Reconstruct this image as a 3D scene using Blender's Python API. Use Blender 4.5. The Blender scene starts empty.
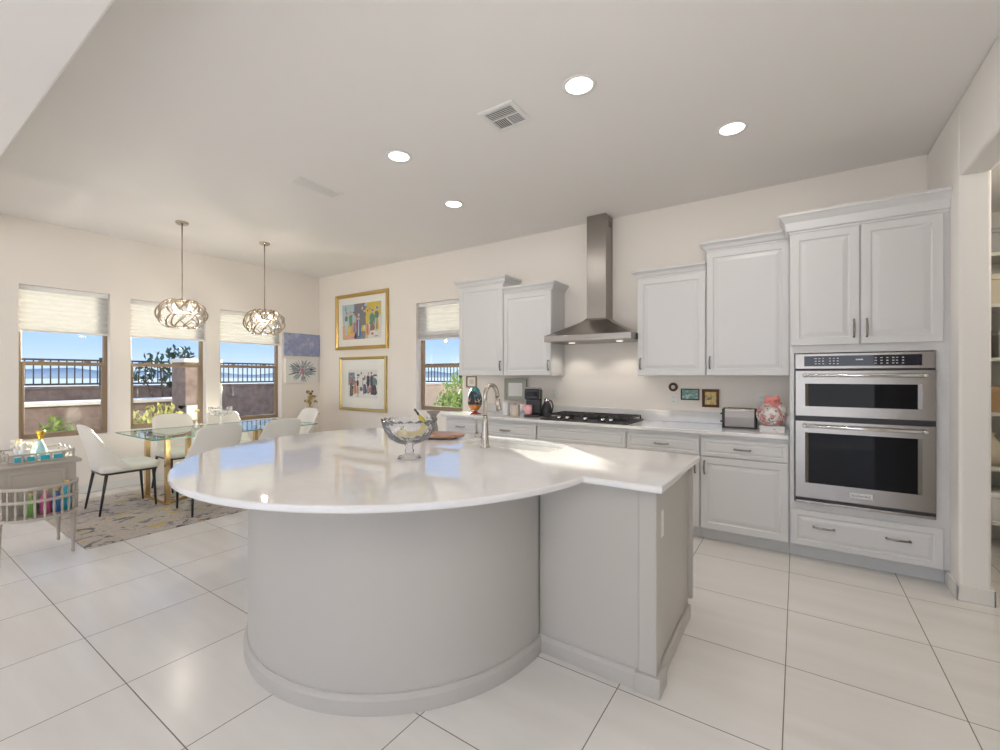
import bpy, bmesh, math, random
from math import sin, cos, pi, radians, sqrt, atan2, hypot
from mathutils import Vector, Matrix, Euler
random.seed(7)
C = bpy.context.scene.collection
S = bpy.context.scene

# ------------------------------------------------------------------ camera, world, sun, exposure
cam_d = bpy.data.cameras.new('camera'); cam_d.sensor_width = 36.0; cam_d.lens = 442 / 1000 * 36
cam_d.clip_start = 0.02; cam_d.clip_end = 2000
cam = bpy.data.objects.new('camera', cam_d); C.objects.link(cam)
cam.location = (0, 0, 1.372); cam.rotation_euler = (pi / 2, 0, math.atan(297 / 442))
S.camera = cam

S.view_settings.view_transform = 'Standard'; S.view_settings.look = 'None'
S.view_settings.gamma = 1.0; S.view_settings.use_curve_mapping = False
S.view_settings.exposure = -0.08

wd = bpy.data.worlds.new('sky'); S.world = wd; wd.use_nodes = True
nt = wd.node_tree; nt.nodes.clear()
tc = nt.nodes.new('ShaderNodeTexCoord'); sep = nt.nodes.new('ShaderNodeSeparateXYZ')
ramp = nt.nodes.new('ShaderNodeValToRGB'); bg = nt.nodes.new('ShaderNodeBackground'); wo = nt.nodes.new('ShaderNodeOutputWorld')
nt.links.new(tc.outputs['Generated'], sep.inputs[0]); nt.links.new(sep.outputs['Z'], ramp.inputs[0])
nt.links.new(ramp.outputs[0], bg.inputs[0]); nt.links.new(bg.outputs[0], wo.inputs[0])
el = ramp.color_ramp.elements
el[0].position = 0.0; el[0].color = (0.72, 0.84, 1.0, 1)
el[1].position = 0.6; el[1].color = (0.24, 0.42, 0.90, 1)
e = el.new(0.05); e.color = (0.48, 0.67, 1.0, 1)
e = el.new(0.13); e.color = (0.30, 0.52, 0.98, 1)
bg.inputs[1].default_value = 1.3

def lamp(name, kind, loc, power, color=(1, 1, 1), rot=(0, 0, 0), **kw):
    d = bpy.data.lights.new(name, kind); d.energy = power; d.color = color
    for k, v in kw.items(): setattr(d, k, v)
    o = bpy.data.objects.new(name, d); C.objects.link(o); o.location = loc; o.rotation_euler = rot
    return o

sun = lamp('sun', 'SUN', (-10, 8, 6), 36.0, (1.0, 0.93, 0.82), angle=radians(0.5))
sun.rotation_euler = Vector((0.777, -0.630, -0.132)).to_track_quat('-Z', 'Y').to_euler()
# unseen area lamps behind the camera, added as daylight-coloured fill
lamp('fill_rear', 'AREA', (-1.5, -5.85, 1.3), 96.0, (1.0, 0.985, 0.97), (pi / 2, 0, 0), shape='RECTANGLE', size=7.0, size_y=2.4)
lamp('fill_side', 'AREA', (3.85, -2.8, 1.3), 12.0, (1.0, 0.985, 0.97), (pi / 2, 0, pi / 2), shape='RECTANGLE', size=4.0, size_y=2.4)

# added upward fill lamps without fixtures, brightening the ceilings for bounce
lamp('fill_up_camera', 'AREA', (0.3, -0.5, 1.9), 47.0, (1, 0.985, 0.975), (pi, 0, 0), shape='DISK', size=0.5)
lamp('fill_up_dining', 'AREA', (-5.2, -1.2, 1.9), 28.0, (1, 0.97, 0.93), (pi, 0, 0), shape='DISK', size=0.5)

# ------------------------------------------------------------------ materials
def mat(name, col, rough=0.5, metal=0.0, **kw):
    m = bpy.data.materials.new(name); m.use_nodes = True
    b = m.node_tree.nodes['Principled BSDF']
    b.inputs['Base Color'].default_value = (*col, 1); b.inputs['Roughness'].default_value = rough
    b.inputs['Metallic'].default_value = metal
    for k, v in kw.items(): b.inputs[k].default_value = v
    return m

def nodes(m): return m.node_tree.nodes, m.node_tree.links, m.node_tree.nodes['Principled BSDF']

def noisy(m, c1, c2, scale=5, detail=4, stretch=(1, 1, 1), bump=0.0, lo=0.35, hi=0.65, distort=0.0):
    n, l, b = nodes(m)
    t = n.new('ShaderNodeTexCoord'); mp = n.new('ShaderNodeMapping'); mp.inputs['Scale'].default_value = stretch
    nz = n.new('ShaderNodeTexNoise'); nz.inputs['Scale'].default_value = scale; nz.inputs['Detail'].default_value = detail
    nz.inputs['Distortion'].default_value = distort
    r = n.new('ShaderNodeValToRGB'); r.color_ramp.elements[0].position = lo; r.color_ramp.elements[1].position = hi
    r.color_ramp.elements[0].color = (*c1, 1); r.color_ramp.elements[1].color = (*c2, 1)
    l.new(t.outputs['Object'], mp.inputs[0]); l.new(mp.outputs[0], nz.inputs[0]); l.new(nz.outputs[0], r.inputs[0])
    l.new(r.outputs[0], b.inputs['Base Color'])
    if bump:
        bp = n.new('ShaderNodeBump'); bp.inputs['Strength'].default_value = bump; bp.inputs['Distance'].default_value = 0.002
        l.new(nz.outputs[0], bp.inputs['Height']); l.new(bp.outputs[0], b.inputs['Normal'])
    return r

M = {}
M['wall'] = mat('wall_paint', (0.72, 0.67, 0.60), 0.75)
noisy(M['wall'], (0.86, 0.805, 0.74), (0.87, 0.815, 0.75), 60, 2, bump=0.03)
M['jamb'] = mat('jamb_paint', (0.86, 0.835, 0.80), 0.75)
M['ceiling'] = mat('ceiling_paint', (0.88, 0.855, 0.83), 0.85)
M['trim'] = mat('white_trim', (0.80, 0.78, 0.74), 0.35)
M['cab'] = mat('white_lacquer', (0.69, 0.685, 0.68), 0.32)
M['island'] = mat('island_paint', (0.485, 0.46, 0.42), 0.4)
M['quartz'] = mat('white_quartz', (0.80, 0.785, 0.77), 0.035, **{'IOR': 1.75})
noisy(M['quartz'], (0.775, 0.76, 0.745), (0.81, 0.795, 0.785), 7, 6, distort=1.0)
M['steel'] = mat('brushed_steel', (0.34, 0.315, 0.295), 0.27, 1.0)
n_, l_, b_ = nodes(M['steel'])
t_ = n_.new('ShaderNodeTexCoord'); mp_ = n_.new('ShaderNodeMapping'); mp_.inputs['Scale'].default_value = (2, 2, 300)
z_ = n_.new('ShaderNodeTexNoise'); z_.inputs['Scale'].default_value = 4; z_.inputs['Detail'].default_value = 3
bp_ = n_.new('ShaderNodeBump'); bp_.inputs['Strength'].default_value = 0.06; bp_.inputs['Distance'].default_value = 0.001
l_.new(t_.outputs['Object'], mp_.inputs[0]); l_.new(mp_.outputs[0], z_.inputs[0]); l_.new(z_.outputs[0], bp_.inputs['Height']); l_.new(bp_.outputs[0], b_.inputs['Normal'])
M['toastersteel'] = mat('toaster_steel', (0.24, 0.215, 0.195), 0.3, 1.0)
M['nickel'] = mat('brushed_nickel', (0.50, 0.46, 0.41), 0.25, 1.0)
M['darknickel'] = mat('dark_nickel', (0.30, 0.28, 0.26), 0.25, 1.0)
M['chrome'] = mat('chrome', (0.85, 0.85, 0.85), 0.08, 1.0)
M['gold'] = mat('champagne_gold', (0.72, 0.52, 0.27), 0.22, 1.0)
M['goldframe'] = mat('gilt_frame', (0.55, 0.38, 0.13), 0.35, 0.7)
M['goldframe2'] = mat('pale_gilt_frame', (0.60, 0.46, 0.18), 0.35, 0.7)
M['pendant'] = mat('champagne_silver', (0.52, 0.45, 0.37), 0.25, 1.0)
M['black'] = mat('black_plastic', (0.02, 0.02, 0.022), 0.35)
M['blackmetal'] = mat('black_metal', (0.025, 0.025, 0.028), 0.4)
M['iron'] = mat('cast_iron', (0.035, 0.032, 0.03), 0.55)
M['ovenglass'] = mat('dark_oven_glass', (0.008, 0.008, 0.010), 0.03, 0.0, **{'IOR': 1.25})
M['displayblue'] = mat('black_glass_display', (0.006, 0.008, 0.02), 0.05)
M['white'] = mat('white_plastic', (0.82, 0.81, 0.79), 0.35)
M['mark'] = mat('printed_white', (0.75, 0.75, 0.75), 0.5)
M['inkdark'] = mat('dark_ink', (0.03, 0.03, 0.03), 0.5)
M['leather'] = mat('ivory_leatherette', (0.82, 0.79, 0.72), 0.5)
M['winframe'] = mat('tan_window_frame', (0.30, 0.22, 0.14), 0.45)
M['porcelain'] = mat('white_fireclay', (0.85, 0.84, 0.82), 0.1)
M['fence'] = mat('black_iron_fence', (0.03, 0.03, 0.035), 0.5)
M['block'] = mat('brown_block_wall', (0.20, 0.15, 0.13), 0.9); noisy(M['block'], (0.17, 0.125, 0.11), (0.25, 0.19, 0.165), 8, 5)
M['tanblock'] = mat('tan_block_wall', (0.55, 0.38, 0.25), 0.9); noisy(M['tanblock'], (0.74, 0.54, 0.38), (0.82, 0.62, 0.45), 5, 5)
M['stucco'] = mat('pale_stucco', (0.62, 0.60, 0.56), 0.9)
M['soil'] = mat('desert_gravel', (0.42, 0.34, 0.26), 0.95); noisy(M['soil'], (0.34, 0.27, 0.20), (0.52, 0.43, 0.34), 30, 6)
M['hill'] = mat('hazy_hill', (0.62, 0.66, 0.70), 0.95); noisy(M['hill'], (0.56, 0.61, 0.67), (0.66, 0.69, 0.72), 0.02, 5)  # pale distance haze is painted into the hill colour
M['bark'] = mat('bark', (0.10, 0.07, 0.05), 0.9)
M['leafdark'] = mat('dark_leaf', (0.03, 0.06, 0.035), 0.6)
M['leafgreen'] = mat('green_leaf', (0.20, 0.30, 0.07), 0.6)
M['leafyellow'] = mat('yellow_green_leaf', (0.50, 0.50, 0.16), 0.6)
M['cart'] = mat('greige_paint', (0.47, 0.42, 0.355), 0.5)
M['pink'] = mat('pink_glaze', (0.80, 0.40, 0.42), 0.25)
M['ribbon'] = mat('coral_ribbon', (0.80, 0.28, 0.25), 0.5)
M['beige'] = mat('beige_stoneware', (0.60, 0.54, 0.46), 0.35)
M['wood'] = mat('olive_wood', (0.45, 0.24, 0.13), 0.4); noisy(M['wood'], (0.50, 0.28, 0.16), (0.30, 0.14, 0.07), 6, 5, (1, 9, 9), distort=0.6)
M['brownframe'] = mat('brown_wood_frame', (0.12, 0.05, 0.025), 0.4)
M['tanframe'] = mat('tan_wood_frame', (0.33, 0.22, 0.12), 0.4)
M['darkframe'] = mat('dark_frame', (0.05, 0.05, 0.045), 0.4)
M['silverframe'] = mat('champagne_frame', (0.50, 0.46, 0.40), 0.35, 0.3)
M['paper'] = mat('mat_board', (0.86, 0.85, 0.80), 0.6)
M['greenmat'] = mat('sage_mat_board', (0.40, 0.44, 0.38), 0.7)
M['banana'] = mat('banana_skin', (0.62, 0.45, 0.03), 0.45); noisy(M['banana'], (0.66, 0.48, 0.04), (0.42, 0.36, 0.03), 14, 3)
M['mango'] = mat('mango_skin', (0.60, 0.42, 0.08), 0.4); noisy(M['mango'], (0.66, 0.48, 0.10), (0.45, 0.36, 0.08), 10, 3)
M['stembrown'] = mat('dark_stem', (0.06, 0.035, 0.02), 0.6)
M['taupe'] = mat('taupe_ceramic', (0.27, 0.23, 0.20), 0.45)
M['wax'] = mat('white_wax', (0.85, 0.83, 0.78), 0.4)
M['petal'] = mat('cream_petal', (0.86, 0.83, 0.72), 0.6)
M['yellow'] = mat('yellow_petal', (0.80, 0.62, 0.12), 0.6)
M['dried'] = mat('dried_gold_stalk', (0.45, 0.33, 0.12), 0.6)
M['driedbrown'] = mat('dried_brown_flower', (0.12, 0.07, 0.05), 0.8)
M['goldcap'] = mat('gold_cap', (0.75, 0.45, 0.06), 0.2, 1.0)
M['teal'] = mat('teal_glass', (0.05, 0.45, 0.55), 0.08)
M['paleteal'] = mat('pale_teal_glass', (0.45, 0.70, 0.72), 0.08)
M['red'] = mat('red_lacquer', (0.40, 0.05, 0.03), 0.2)
M['emit'] = mat('lit_lens', (1, 1, 1), 0.5, **{'Emission Color': (1, 0.93, 0.82, 1), 'Emission Strength': 5.0})
M['hoodlens'] = mat('hood_lens', (1, 1, 1), 0.5, **{'Emission Color': (1, 0.93, 0.82, 1), 'Emission Strength': 1.2})
M['bulb'] = mat('lit_bulb', (1, 1, 1), 0.5, **{'Emission Color': (1, 0.78, 0.5, 1), 'Emission Strength': 5.0})
M['pantry'] = mat('pantry_white', (0.70, 0.68, 0.62), 0.6)
for nm, c in dict(book1=(0.06, 0.22, 0.55), book2=(0.65, 0.12, 0.30), book3=(0.25, 0.50, 0.12), book4=(0.75, 0.55, 0.18), card=(0.40, 0.25, 0.13),
                  tin=(0.30, 0.42, 0.22), sack=(0.62, 0.55, 0.42), jarbrown=(0.17, 0.09, 0.05), navy=(0.12, 0.16, 0.32), grey=(0.35, 0.34, 0.33)).items():
    M[nm] = mat(nm + '_colour', c, 0.5)

def glass_mat(name, tint=(1, 1, 1), gloss=0.06, rough=0.0):
    """clear architectural pane: straight-through light with a fresnel-weighted reflection"""
    m = bpy.data.materials.new(name); m.use_nodes = True; n = m.node_tree.nodes; l = m.node_tree.links; n.clear()
    o = n.new('ShaderNodeOutputMaterial'); mx = n.new('ShaderNodeMixShader'); tr = n.new('ShaderNodeBsdfTransparent'); gl = n.new('ShaderNodeBsdfGlossy')
    tr.inputs[0].default_value = (*tint, 1); gl.inputs['Roughness'].default_value = rough
    fr = n.new('ShaderNodeFresnel'); fr.inputs[0].default_value = 1.45
    ge = n.new('ShaderNodeNewGeometry'); iv = n.new('ShaderNodeMath'); iv.operation = 'SUBTRACT'; iv.inputs[0].default_value = 1.0; l.new(ge.outputs['Backfacing'], iv.inputs[1])
    mu = n.new('ShaderNodeMath'); mu.operation = 'MULTIPLY'; l.new(fr.outputs[0], mu.inputs[0]); l.new(iv.outputs[0], mu.inputs[1])
    l.new(mu.outputs[0], mx.inputs[0]); l.new(tr.outputs[0], mx.inputs[1]); l.new(gl.outputs[0], mx.inputs[2]); l.new(mx.outputs[0], o.inputs[0])
    return m
M['pane'] = glass_mat('window_pane', (0.96, 0.98, 0.97))
M['tableglass'] = glass_mat('table_glass', (0.86, 0.94, 0.91))
M['picglass'] = glass_mat('picture_glazing', (1, 1, 1))
def crystal_mat():
    m = bpy.data.materials.new('cut_crystal'); m.use_nodes = True; n = m.node_tree.nodes; l = m.node_tree.links; n.clear()
    o = n.new('ShaderNodeOutputMaterial'); mx = n.new('ShaderNodeMixShader'); tr = n.new('ShaderNodeBsdfTransparent'); gl = n.new('ShaderNodeBsdfGlossy'); mx2 = n.new('ShaderNodeMixShader'); tl = n.new('ShaderNodeBsdfDiffuse')
    tr.inputs[0].default_value = (0.99, 0.98, 0.98, 1); gl.inputs['Roughness'].default_value = 0.04; tl.inputs[0].default_value = (0.9, 0.92, 0.93, 1)
    t = n.new('ShaderNodeTexCoord'); v = n.new('ShaderNodeTexVoronoi'); v.inputs['Scale'].default_value = 42; l.new(t.outputs['Object'], v.inputs[0])
    bp = n.new('ShaderNodeBump'); bp.inputs['Strength'].default_value = 0.35; bp.inputs['Distance'].default_value = 0.01; l.new(v.outputs['Distance'], bp.inputs['Height'])
    lw = n.new('ShaderNodeLayerWeight'); lw.inputs[0].default_value = 0.18; l.new(bp.outputs[0], lw.inputs['Normal']); l.new(bp.outputs[0], gl.inputs['Normal'])
    mx2.inputs[0].default_value = 0.2; l.new(tr.outputs[0], mx2.inputs[1]); l.new(tl.outputs[0], mx2.inputs[2])
    l.new(lw.outputs['Fresnel'], mx.inputs[0]); l.new(mx2.outputs[0], mx.inputs[1]); l.new(gl.outputs[0], mx.inputs[2]); l.new(mx.outputs[0], o.inputs[0])
    return m
M['crystal'] = crystal_mat()
M['greenedge'] = mat('green_glass_edge', (0.10, 0.30, 0.24), 0.08)

def translucent_mat():
    m = bpy.data.materials.new('blind_fabric'); m.use_nodes = True; n = m.node_tree.nodes; l = m.node_tree.links; n.clear()
    o = n.new('ShaderNodeOutputMaterial'); mx = n.new('ShaderNodeMixShader'); mx.inputs[0].default_value = 0.5
    d = n.new('ShaderNodeBsdfDiffuse'); t = n.new('ShaderNodeBsdfTranslucent')
    d.inputs[0].default_value = (0.86, 0.85, 0.83, 1); t.inputs[0].default_value = (0.52, 0.51, 0.485, 1)
    l.new(d.outputs[0], mx.inputs[1]); l.new(t.outputs[0], mx.inputs[2]); l.new(mx.outputs[0], o.inputs[0])
    return m
M['blind'] = translucent_mat()

def mathn(n, l, op, a, b=None):
    q = n.new('ShaderNodeMath'); q.operation = op
    for i, v in enumerate((a, b)):
        if v is None: continue
        if isinstance(v, (int, float)): q.inputs[i].default_value = v
        else: l.new(v, q.inputs[i])
    return q.outputs[0]

def floor_mat():
    m = mat('porcelain_floor_tile', (0.75, 0.72, 0.68), 0.22, **{'Specular IOR Level': 0.35}); n, l, b = nodes(m)
    g = n.new('ShaderNodeNewGeometry'); sp = n.new('ShaderNodeSeparateXYZ'); l.new(g.outputs['Position'], sp.inputs[0])
    u = mathn(n, l, 'DIVIDE', mathn(n, l, 'ADD', sp.outputs['X'], 0.045 + 0.608 * 30), 0.608)
    v = mathn(n, l, 'DIVIDE', mathn(n, l, 'SUBTRACT', sp.outputs['Y'], 0.705 - 0.5935 * 30), 0.5935)
    def edge(w, size):
        f = mathn(n, l, 'FRACT', w); d = mathn(n, l, 'SUBTRACT', 0.5, mathn(n, l, 'ABSOLUTE', mathn(n, l, 'SUBTRACT', f, 0.5)))
        return mathn(n, l, 'MULTIPLY', d, size)
    dmin = mathn(n, l, 'MINIMUM', edge(u, 0.608), edge(v, 0.5935))
    line = mathn(n, l, 'LESS_THAN', dmin, 0.0022)
    iu = mathn(n, l, 'FLOOR', u); iv = mathn(n, l, 'FLOOR', v)
    par = mathn(n, l, 'MODULO', mathn(n, l, 'ADD', iu, iv), 2.0)
    cv = n.new('ShaderNodeCombineXYZ'); l.new(iu, cv.inputs[0]); l.new(iv, cv.inputs[1])
    wn = n.new('ShaderNodeTexWhiteNoise'); wn.noise_dimensions = '3D'; l.new(cv.outputs[0], wn.inputs[0])
    def streak(sc):
        mp = n.new('ShaderNodeMapping'); mp.inputs['Scale'].default_value = sc
        ad = n.new('ShaderNodeVectorMath'); ad.operation = 'MULTIPLY_ADD'; ad.inputs[1].default_value = (7, 7, 7)
        l.new(wn.outputs['Color'], ad.inputs[0]); l.new(g.outputs['Position'], ad.inputs[2]); l.new(ad.outputs[0], mp.inputs[0])
        z = n.new('ShaderNodeTexNoise'); z.inputs['Scale'].default_value = 1.0; z.inputs['Detail'].default_value = 5; l.new(mp.outputs[0], z.inputs[0])
        return z.outputs[0]
    mixf = n.new('ShaderNodeMix'); l.new(par, mixf.inputs[0]); l.new(streak((0.7, 9, 1)), mixf.inputs[2]); l.new(streak((1.0, 7, 1)), mixf.inputs[3])
    r = n.new('ShaderNodeValToRGB'); r.color_ramp.elements[0].position = 0.3; r.color_ramp.elements[1].position = 0.7
    r.color_ramp.elements[0].color = (0.735, 0.70, 0.66, 1); r.color_ramp.elements[1].color = (0.80, 0.775, 0.74, 1)
    l.new(mixf.outputs[0], r.inputs[0])
    mx = n.new('ShaderNodeMix'); mx.data_type = 'RGBA'; l.new(line, mx.inputs[0]); l.new(r.outputs[0], mx.inputs[6]); mx.inputs[7].default_value = (0.20, 0.18, 0.16, 1)
    l.new(mx.outputs[2], b.inputs['Base Color'])
    rm = n.new('ShaderNodeMix'); l.new(line, rm.inputs[0]); rm.inputs[2].default_value = 0.22; rm.inputs[3].default_value = 0.8; l.new(rm.outputs[0], b.inputs['Roughness'])
    bp = n.new('ShaderNodeBump'); bp.invert = True; bp.inputs['Strength'].default_value = 0.4; bp.inputs['Distance'].default_value = 0.002
    l.new(line, bp.inputs['Height']); l.new(bp.outputs[0], b.inputs['Normal'])
    return m
M['floor'] = floor_mat()

def rug_mat():
    m = mat('woven_rug', (0.5, 0.45, 0.4), 0.95); n, l, b = nodes(m)
    t = n.new('ShaderNodeTexCoord'); mp = n.new('ShaderNodeMapping'); mp.inputs['Scale'].default_value = (3.2, 2.5, 1)
    l.new(t.outputs['Object'], mp.inputs[0])
    z = n.new('ShaderNodeTexNoise'); z.inputs['Scale'].default_value = 3.0; z.inputs['Detail'].default_value = 10; z.inputs['Roughness'].default_value = 0.72; z.inputs['Distortion'].default_value = 0.8
    l.new(mp.outputs[0], z.inputs[0])
    r = n.new('ShaderNodeValToRGB'); l.new(z.outputs[0], r.inputs[0]); e = r.color_ramp.elements
    e[0].position = 0.30; e[0].color = (0.08, 0.075, 0.085, 1); e[1].position = 0.70; e[1].color = (0.58, 0.52, 0.45, 1)
    for p, c in ((0.42, (0.17, 0.16, 0.165)), (0.46, (0.50, 0.44, 0.39)), (0.53, (0.56, 0.50, 0.45)), (0.57, (0.40, 0.36, 0.34)), (0.61, (0.58, 0.49, 0.35))):
        q = e.new(p); q.color = (*c, 1)
    z2 = n.new('ShaderNodeTexNoise'); z2.inputs['Scale'].default_value = 1.6; z2.inputs['Detail'].default_value = 6; l.new(mp.outputs[0], z2.inputs[0])
    r2 = n.new('ShaderNodeValToRGB'); r2.color_ramp.elements[0].position = 0.58; r2.color_ramp.elements[1].position = 0.66; l.new(z2.outputs[0], r2.inputs[0])
    mx = n.new('ShaderNodeMix'); mx.data_type = 'RGBA'; l.new(r2.outputs[0], mx.inputs[0]); l.new(r.outputs[0], mx.inputs[6]); mx.inputs[7].default_value = (0.55, 0.42, 0.16, 1)
    l.new(mx.outputs[2], b.inputs['Base Color'])
    z3 = n.new('ShaderNodeTexNoise'); z3.inputs['Scale'].default_value = 300; l.new(t.outputs['Object'], z3.inputs[0])
    bp = n.new('ShaderNodeBump'); bp.inputs['Strength'].default_value = 0.4; bp.inputs['Distance'].default_value = 0.004; l.new(z3.outputs[0], bp.inputs['Height']); l.new(bp.outputs[0], b.inputs['Normal'])
    return m
M['rug'] = rug_mat()

def splatter_mat(name, base, cols, scale):
    """abstract canvas: layered noise splashes"""
    m = mat(name, base, 0.6); n, l, b = nodes(m); t = n.new('ShaderNodeTexCoord'); prev = None
    for i, (c, sc, lo, hi, st) in enumerate(cols):
        mp = n.new('ShaderNodeMapping'); mp.inputs['Location'].default_value = (i * 3.7, i * 1.9, i * 5.1); mp.inputs['Scale'].default_value = st
        z = n.new('ShaderNodeTexNoise'); z.inputs['Scale'].default_value = sc * scale; z.inputs['Detail'].default_value = 7; z.inputs['Roughness'].default_value = 0.65
        r = n.new('ShaderNodeValToRGB'); r.color_ramp.elements[0].position = lo; r.color_ramp.elements[1].position = hi
        l.new(t.outputs['Object'], mp.inputs[0]); l.new(mp.outputs[0], z.inputs[0]); l.new(z.outputs[0], r.inputs[0])
        mx = n.new('ShaderNodeMix'); mx.data_type = 'RGBA'; l.new(r.outputs[0], mx.inputs[0])
        if prev is None: mx.inputs[6].default_value = (*base, 1)
        else: l.new(prev, mx.inputs[6])
        mx.inputs[7].default_value = (*c, 1); prev = mx.outputs[2]
    l.new(prev, b.inputs['Base Color']); return m
M['canvasblue'] = splatter_mat('blue_abstract_canvas', (0.30, 0.34, 0.52), [((0.48, 0.48, 0.62), 4, 0.5, 0.62, (1, 1, 1)), ((0.18, 0.20, 0.36), 9, 0.56, 0.66, (1, 1, 1)), ((0.60, 0.62, 0.70), 26, 0.62, 0.68, (1, 1, 0.6)), ((0.06, 0.06, 0.12), 24, 0.66, 0.70, (1, 1, 0.7))], 2.2)
M['eggpaint'] = splatter_mat('painted_egg', (0.03, 0.03, 0.035), [((0.06, 0.30, 0.32), 6, 0.52, 0.56, (1, 1, 1)), ((0.75, 0.55, 0.40), 8, 0.60, 0.63, (1, 1, 1)), ((0.50, 0.07, 0.16), 10, 0.60, 0.64, (1, 1, 1)), ((0.07, 0.12, 0.30), 9, 0.58, 0.62, (1, 1, 1))], 1.6)
M['floral'] = splatter_mat('floral_china', (0.80, 0.77, 0.73), [((0.70, 0.25, 0.25), 9, 0.54, 0.58, (1, 1, 1)), ((0.10, 0.12, 0.14), 16, 0.58, 0.61, (1, 1, 1)), ((0.25, 0.45, 0.30), 13, 0.64, 0.67, (1, 1, 1)), ((0.75, 0.55, 0.30), 15, 0.66, 0.69, (1, 1, 1))], 2.2)
M['floralpale'] = splatter_mat('floral_box', (0.80, 0.77, 0.74), [((0.10, 0.10, 0.12), 16, 0.66, 0.69, (1, 1, 1)), ((0.70, 0.30, 0.30), 14, 0.66, 0.69, (1, 1, 1))], 2.0)
M['landscape'] = splatter_mat('small_landscape', (0.18, 0.36, 0.32), [((0.62, 0.66, 0.62), 9, 0.5, 0.6, (1, 1, 2)), ((0.10, 0.22, 0.14), 14, 0.55, 0.62, (1, 1, 1)), ((0.45, 0.52, 0.25), 18, 0.62, 0.66, (1, 1, 1))], 1.5)
M['icon'] = splatter_mat('gold_figure_panel', (0.62, 0.45, 0.12), [((0.70, 0.62, 0.38), 9, 0.5, 0.58, (1, 1, 1)), ((0.16, 0.20, 0.22), 16, 0.60, 0.63, (1, 1, 0.6)), ((0.50, 0.15, 0.10), 16, 0.62, 0.66, (1, 1, 0.6))], 1.8)

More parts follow.
